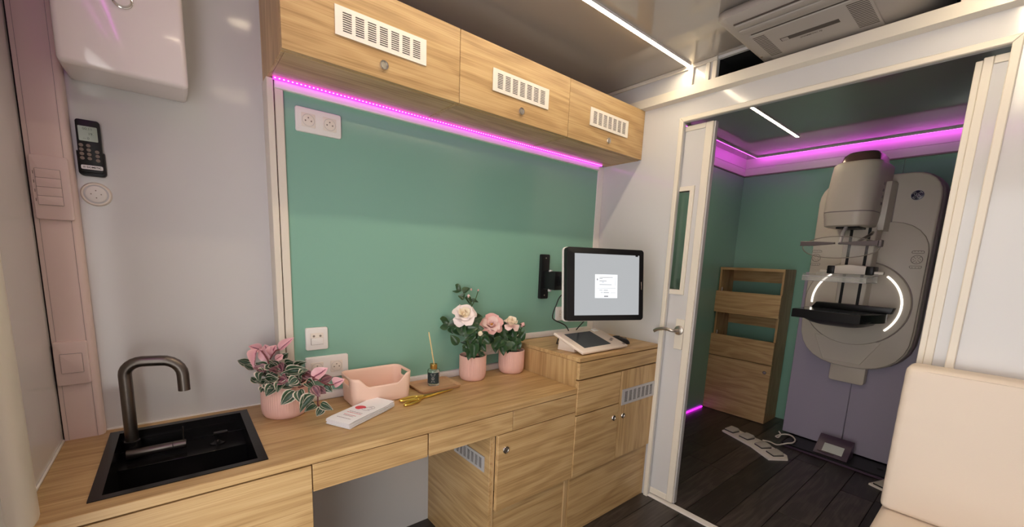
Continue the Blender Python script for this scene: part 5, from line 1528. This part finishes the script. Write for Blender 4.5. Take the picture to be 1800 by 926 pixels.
pedal_bar('white foot switch half hidden behind the cream seat', [(3.585, -1.205), (3.690, -1.245), (3.600, -1.44), (3.500, -1.40)], [((3.610, -1.275), math.radians(-25)), ((3.575, -1.365), math.radians(-25))])
cb = smooth_path([(3.712, -0.560, 0.010), (3.735, -0.600, 0.008), (3.722, -0.655, 0.008), (3.742, -0.705, 0.033), (3.800, -0.732, 0.034), (3.880, -0.722, 0.034), (3.940, -0.680, 0.034), (3.952, -0.635, 0.026), (3.930, -0.600, 0.012), (3.890, -0.592, 0.008), (3.880, -0.612, 0.010), (3.925, -0.612, 0.022), (3.960, -0.590, 0.030)], 6)
o = obj('pedal_cable', Geo().tube(cb, 0.0052, 8), M['warmwhite'])
tag(o, 'white pedal cable curling on the floor beside the lavender column', 'cable')

# ================================================================ BENCH SEAT
t = thing('bench_seat', 'cream leather bench seat with upright backrest beside the doorway', 'bench', (2.0, -1.85, 0))
obj('plinth', Geo().box(1.70, 2.29, -2.395, -1.425, 0, 0.33), M['pale'], t)
def cushion(x0, x1, y0, y1, z0, z1, bev, crumple):
    bm = bmesh.new()
    bmesh.ops.create_cube(bm, size=1)
    for v in bm.verts: v.co = Vector(((x0 + x1) / 2 + v.co.x * (x1 - x0), (y0 + y1) / 2 + v.co.y * (y1 - y0), (z0 + z1) / 2 + v.co.z * (z1 - z0)))
    bmesh.ops.bevel(bm, geom=bm.edges[:], offset=bev, segments=4, affect='EDGES', profile=0.5)
    bmesh.ops.subdivide_edges(bm, edges=[e for e in bm.edges if e.calc_length() > 0.1], cuts=24, use_grid_fill=True)
    from mathutils import noise
    for v in bm.verts:
        c = v.co
        fx = max(0, 1 - abs(c.y - y1) / 0.10)
        wv = crumple * fx * math.sin(c.z * 150 + 6 * noise.noise(c * 14))
        fat = 0.010 * (1 - (2 * (c.z - z0) / (z1 - z0) - 1) ** 2) if (z1 - z0) > 0.3 else 0
        if c.x < (x0 + x1) / 2: c.x += wv * 0.6 - fat
    return Geo().frombm(bm)
bkr = obj('backrest', cushion(2.205, 2.308, -2.38, -1.405, 0.485, 1.012, 0.020, 0.0055), M['leather'], t, smooth=60)
pts_ = [(2.209, -1.423, 0.50)] + [(2.206, -1.423, 0.60 + 0.05 * k) for k in range(8)] + [(2.206, -1.428, 0.985), (2.206, -1.436, 0.996), (2.206, -1.46, 1.000), (2.206, -1.7, 1.000), (2.206, -2.36, 1.000)]
obj('seam', Geo().tube(pts_, 0.0022, 6), M['leather'], bkr)
st = obj('seat_cushion', cushion(1.66, 2.308, -2.38, -1.405, 0.335, 0.485, 0.030, 0.0), M['leather'], t, smooth=60)
obj('seam', Geo().tube([(2.19, -1.415, 0.474), (1.72, -1.415, 0.474)], 0.0022, 6), M['leather'], st)
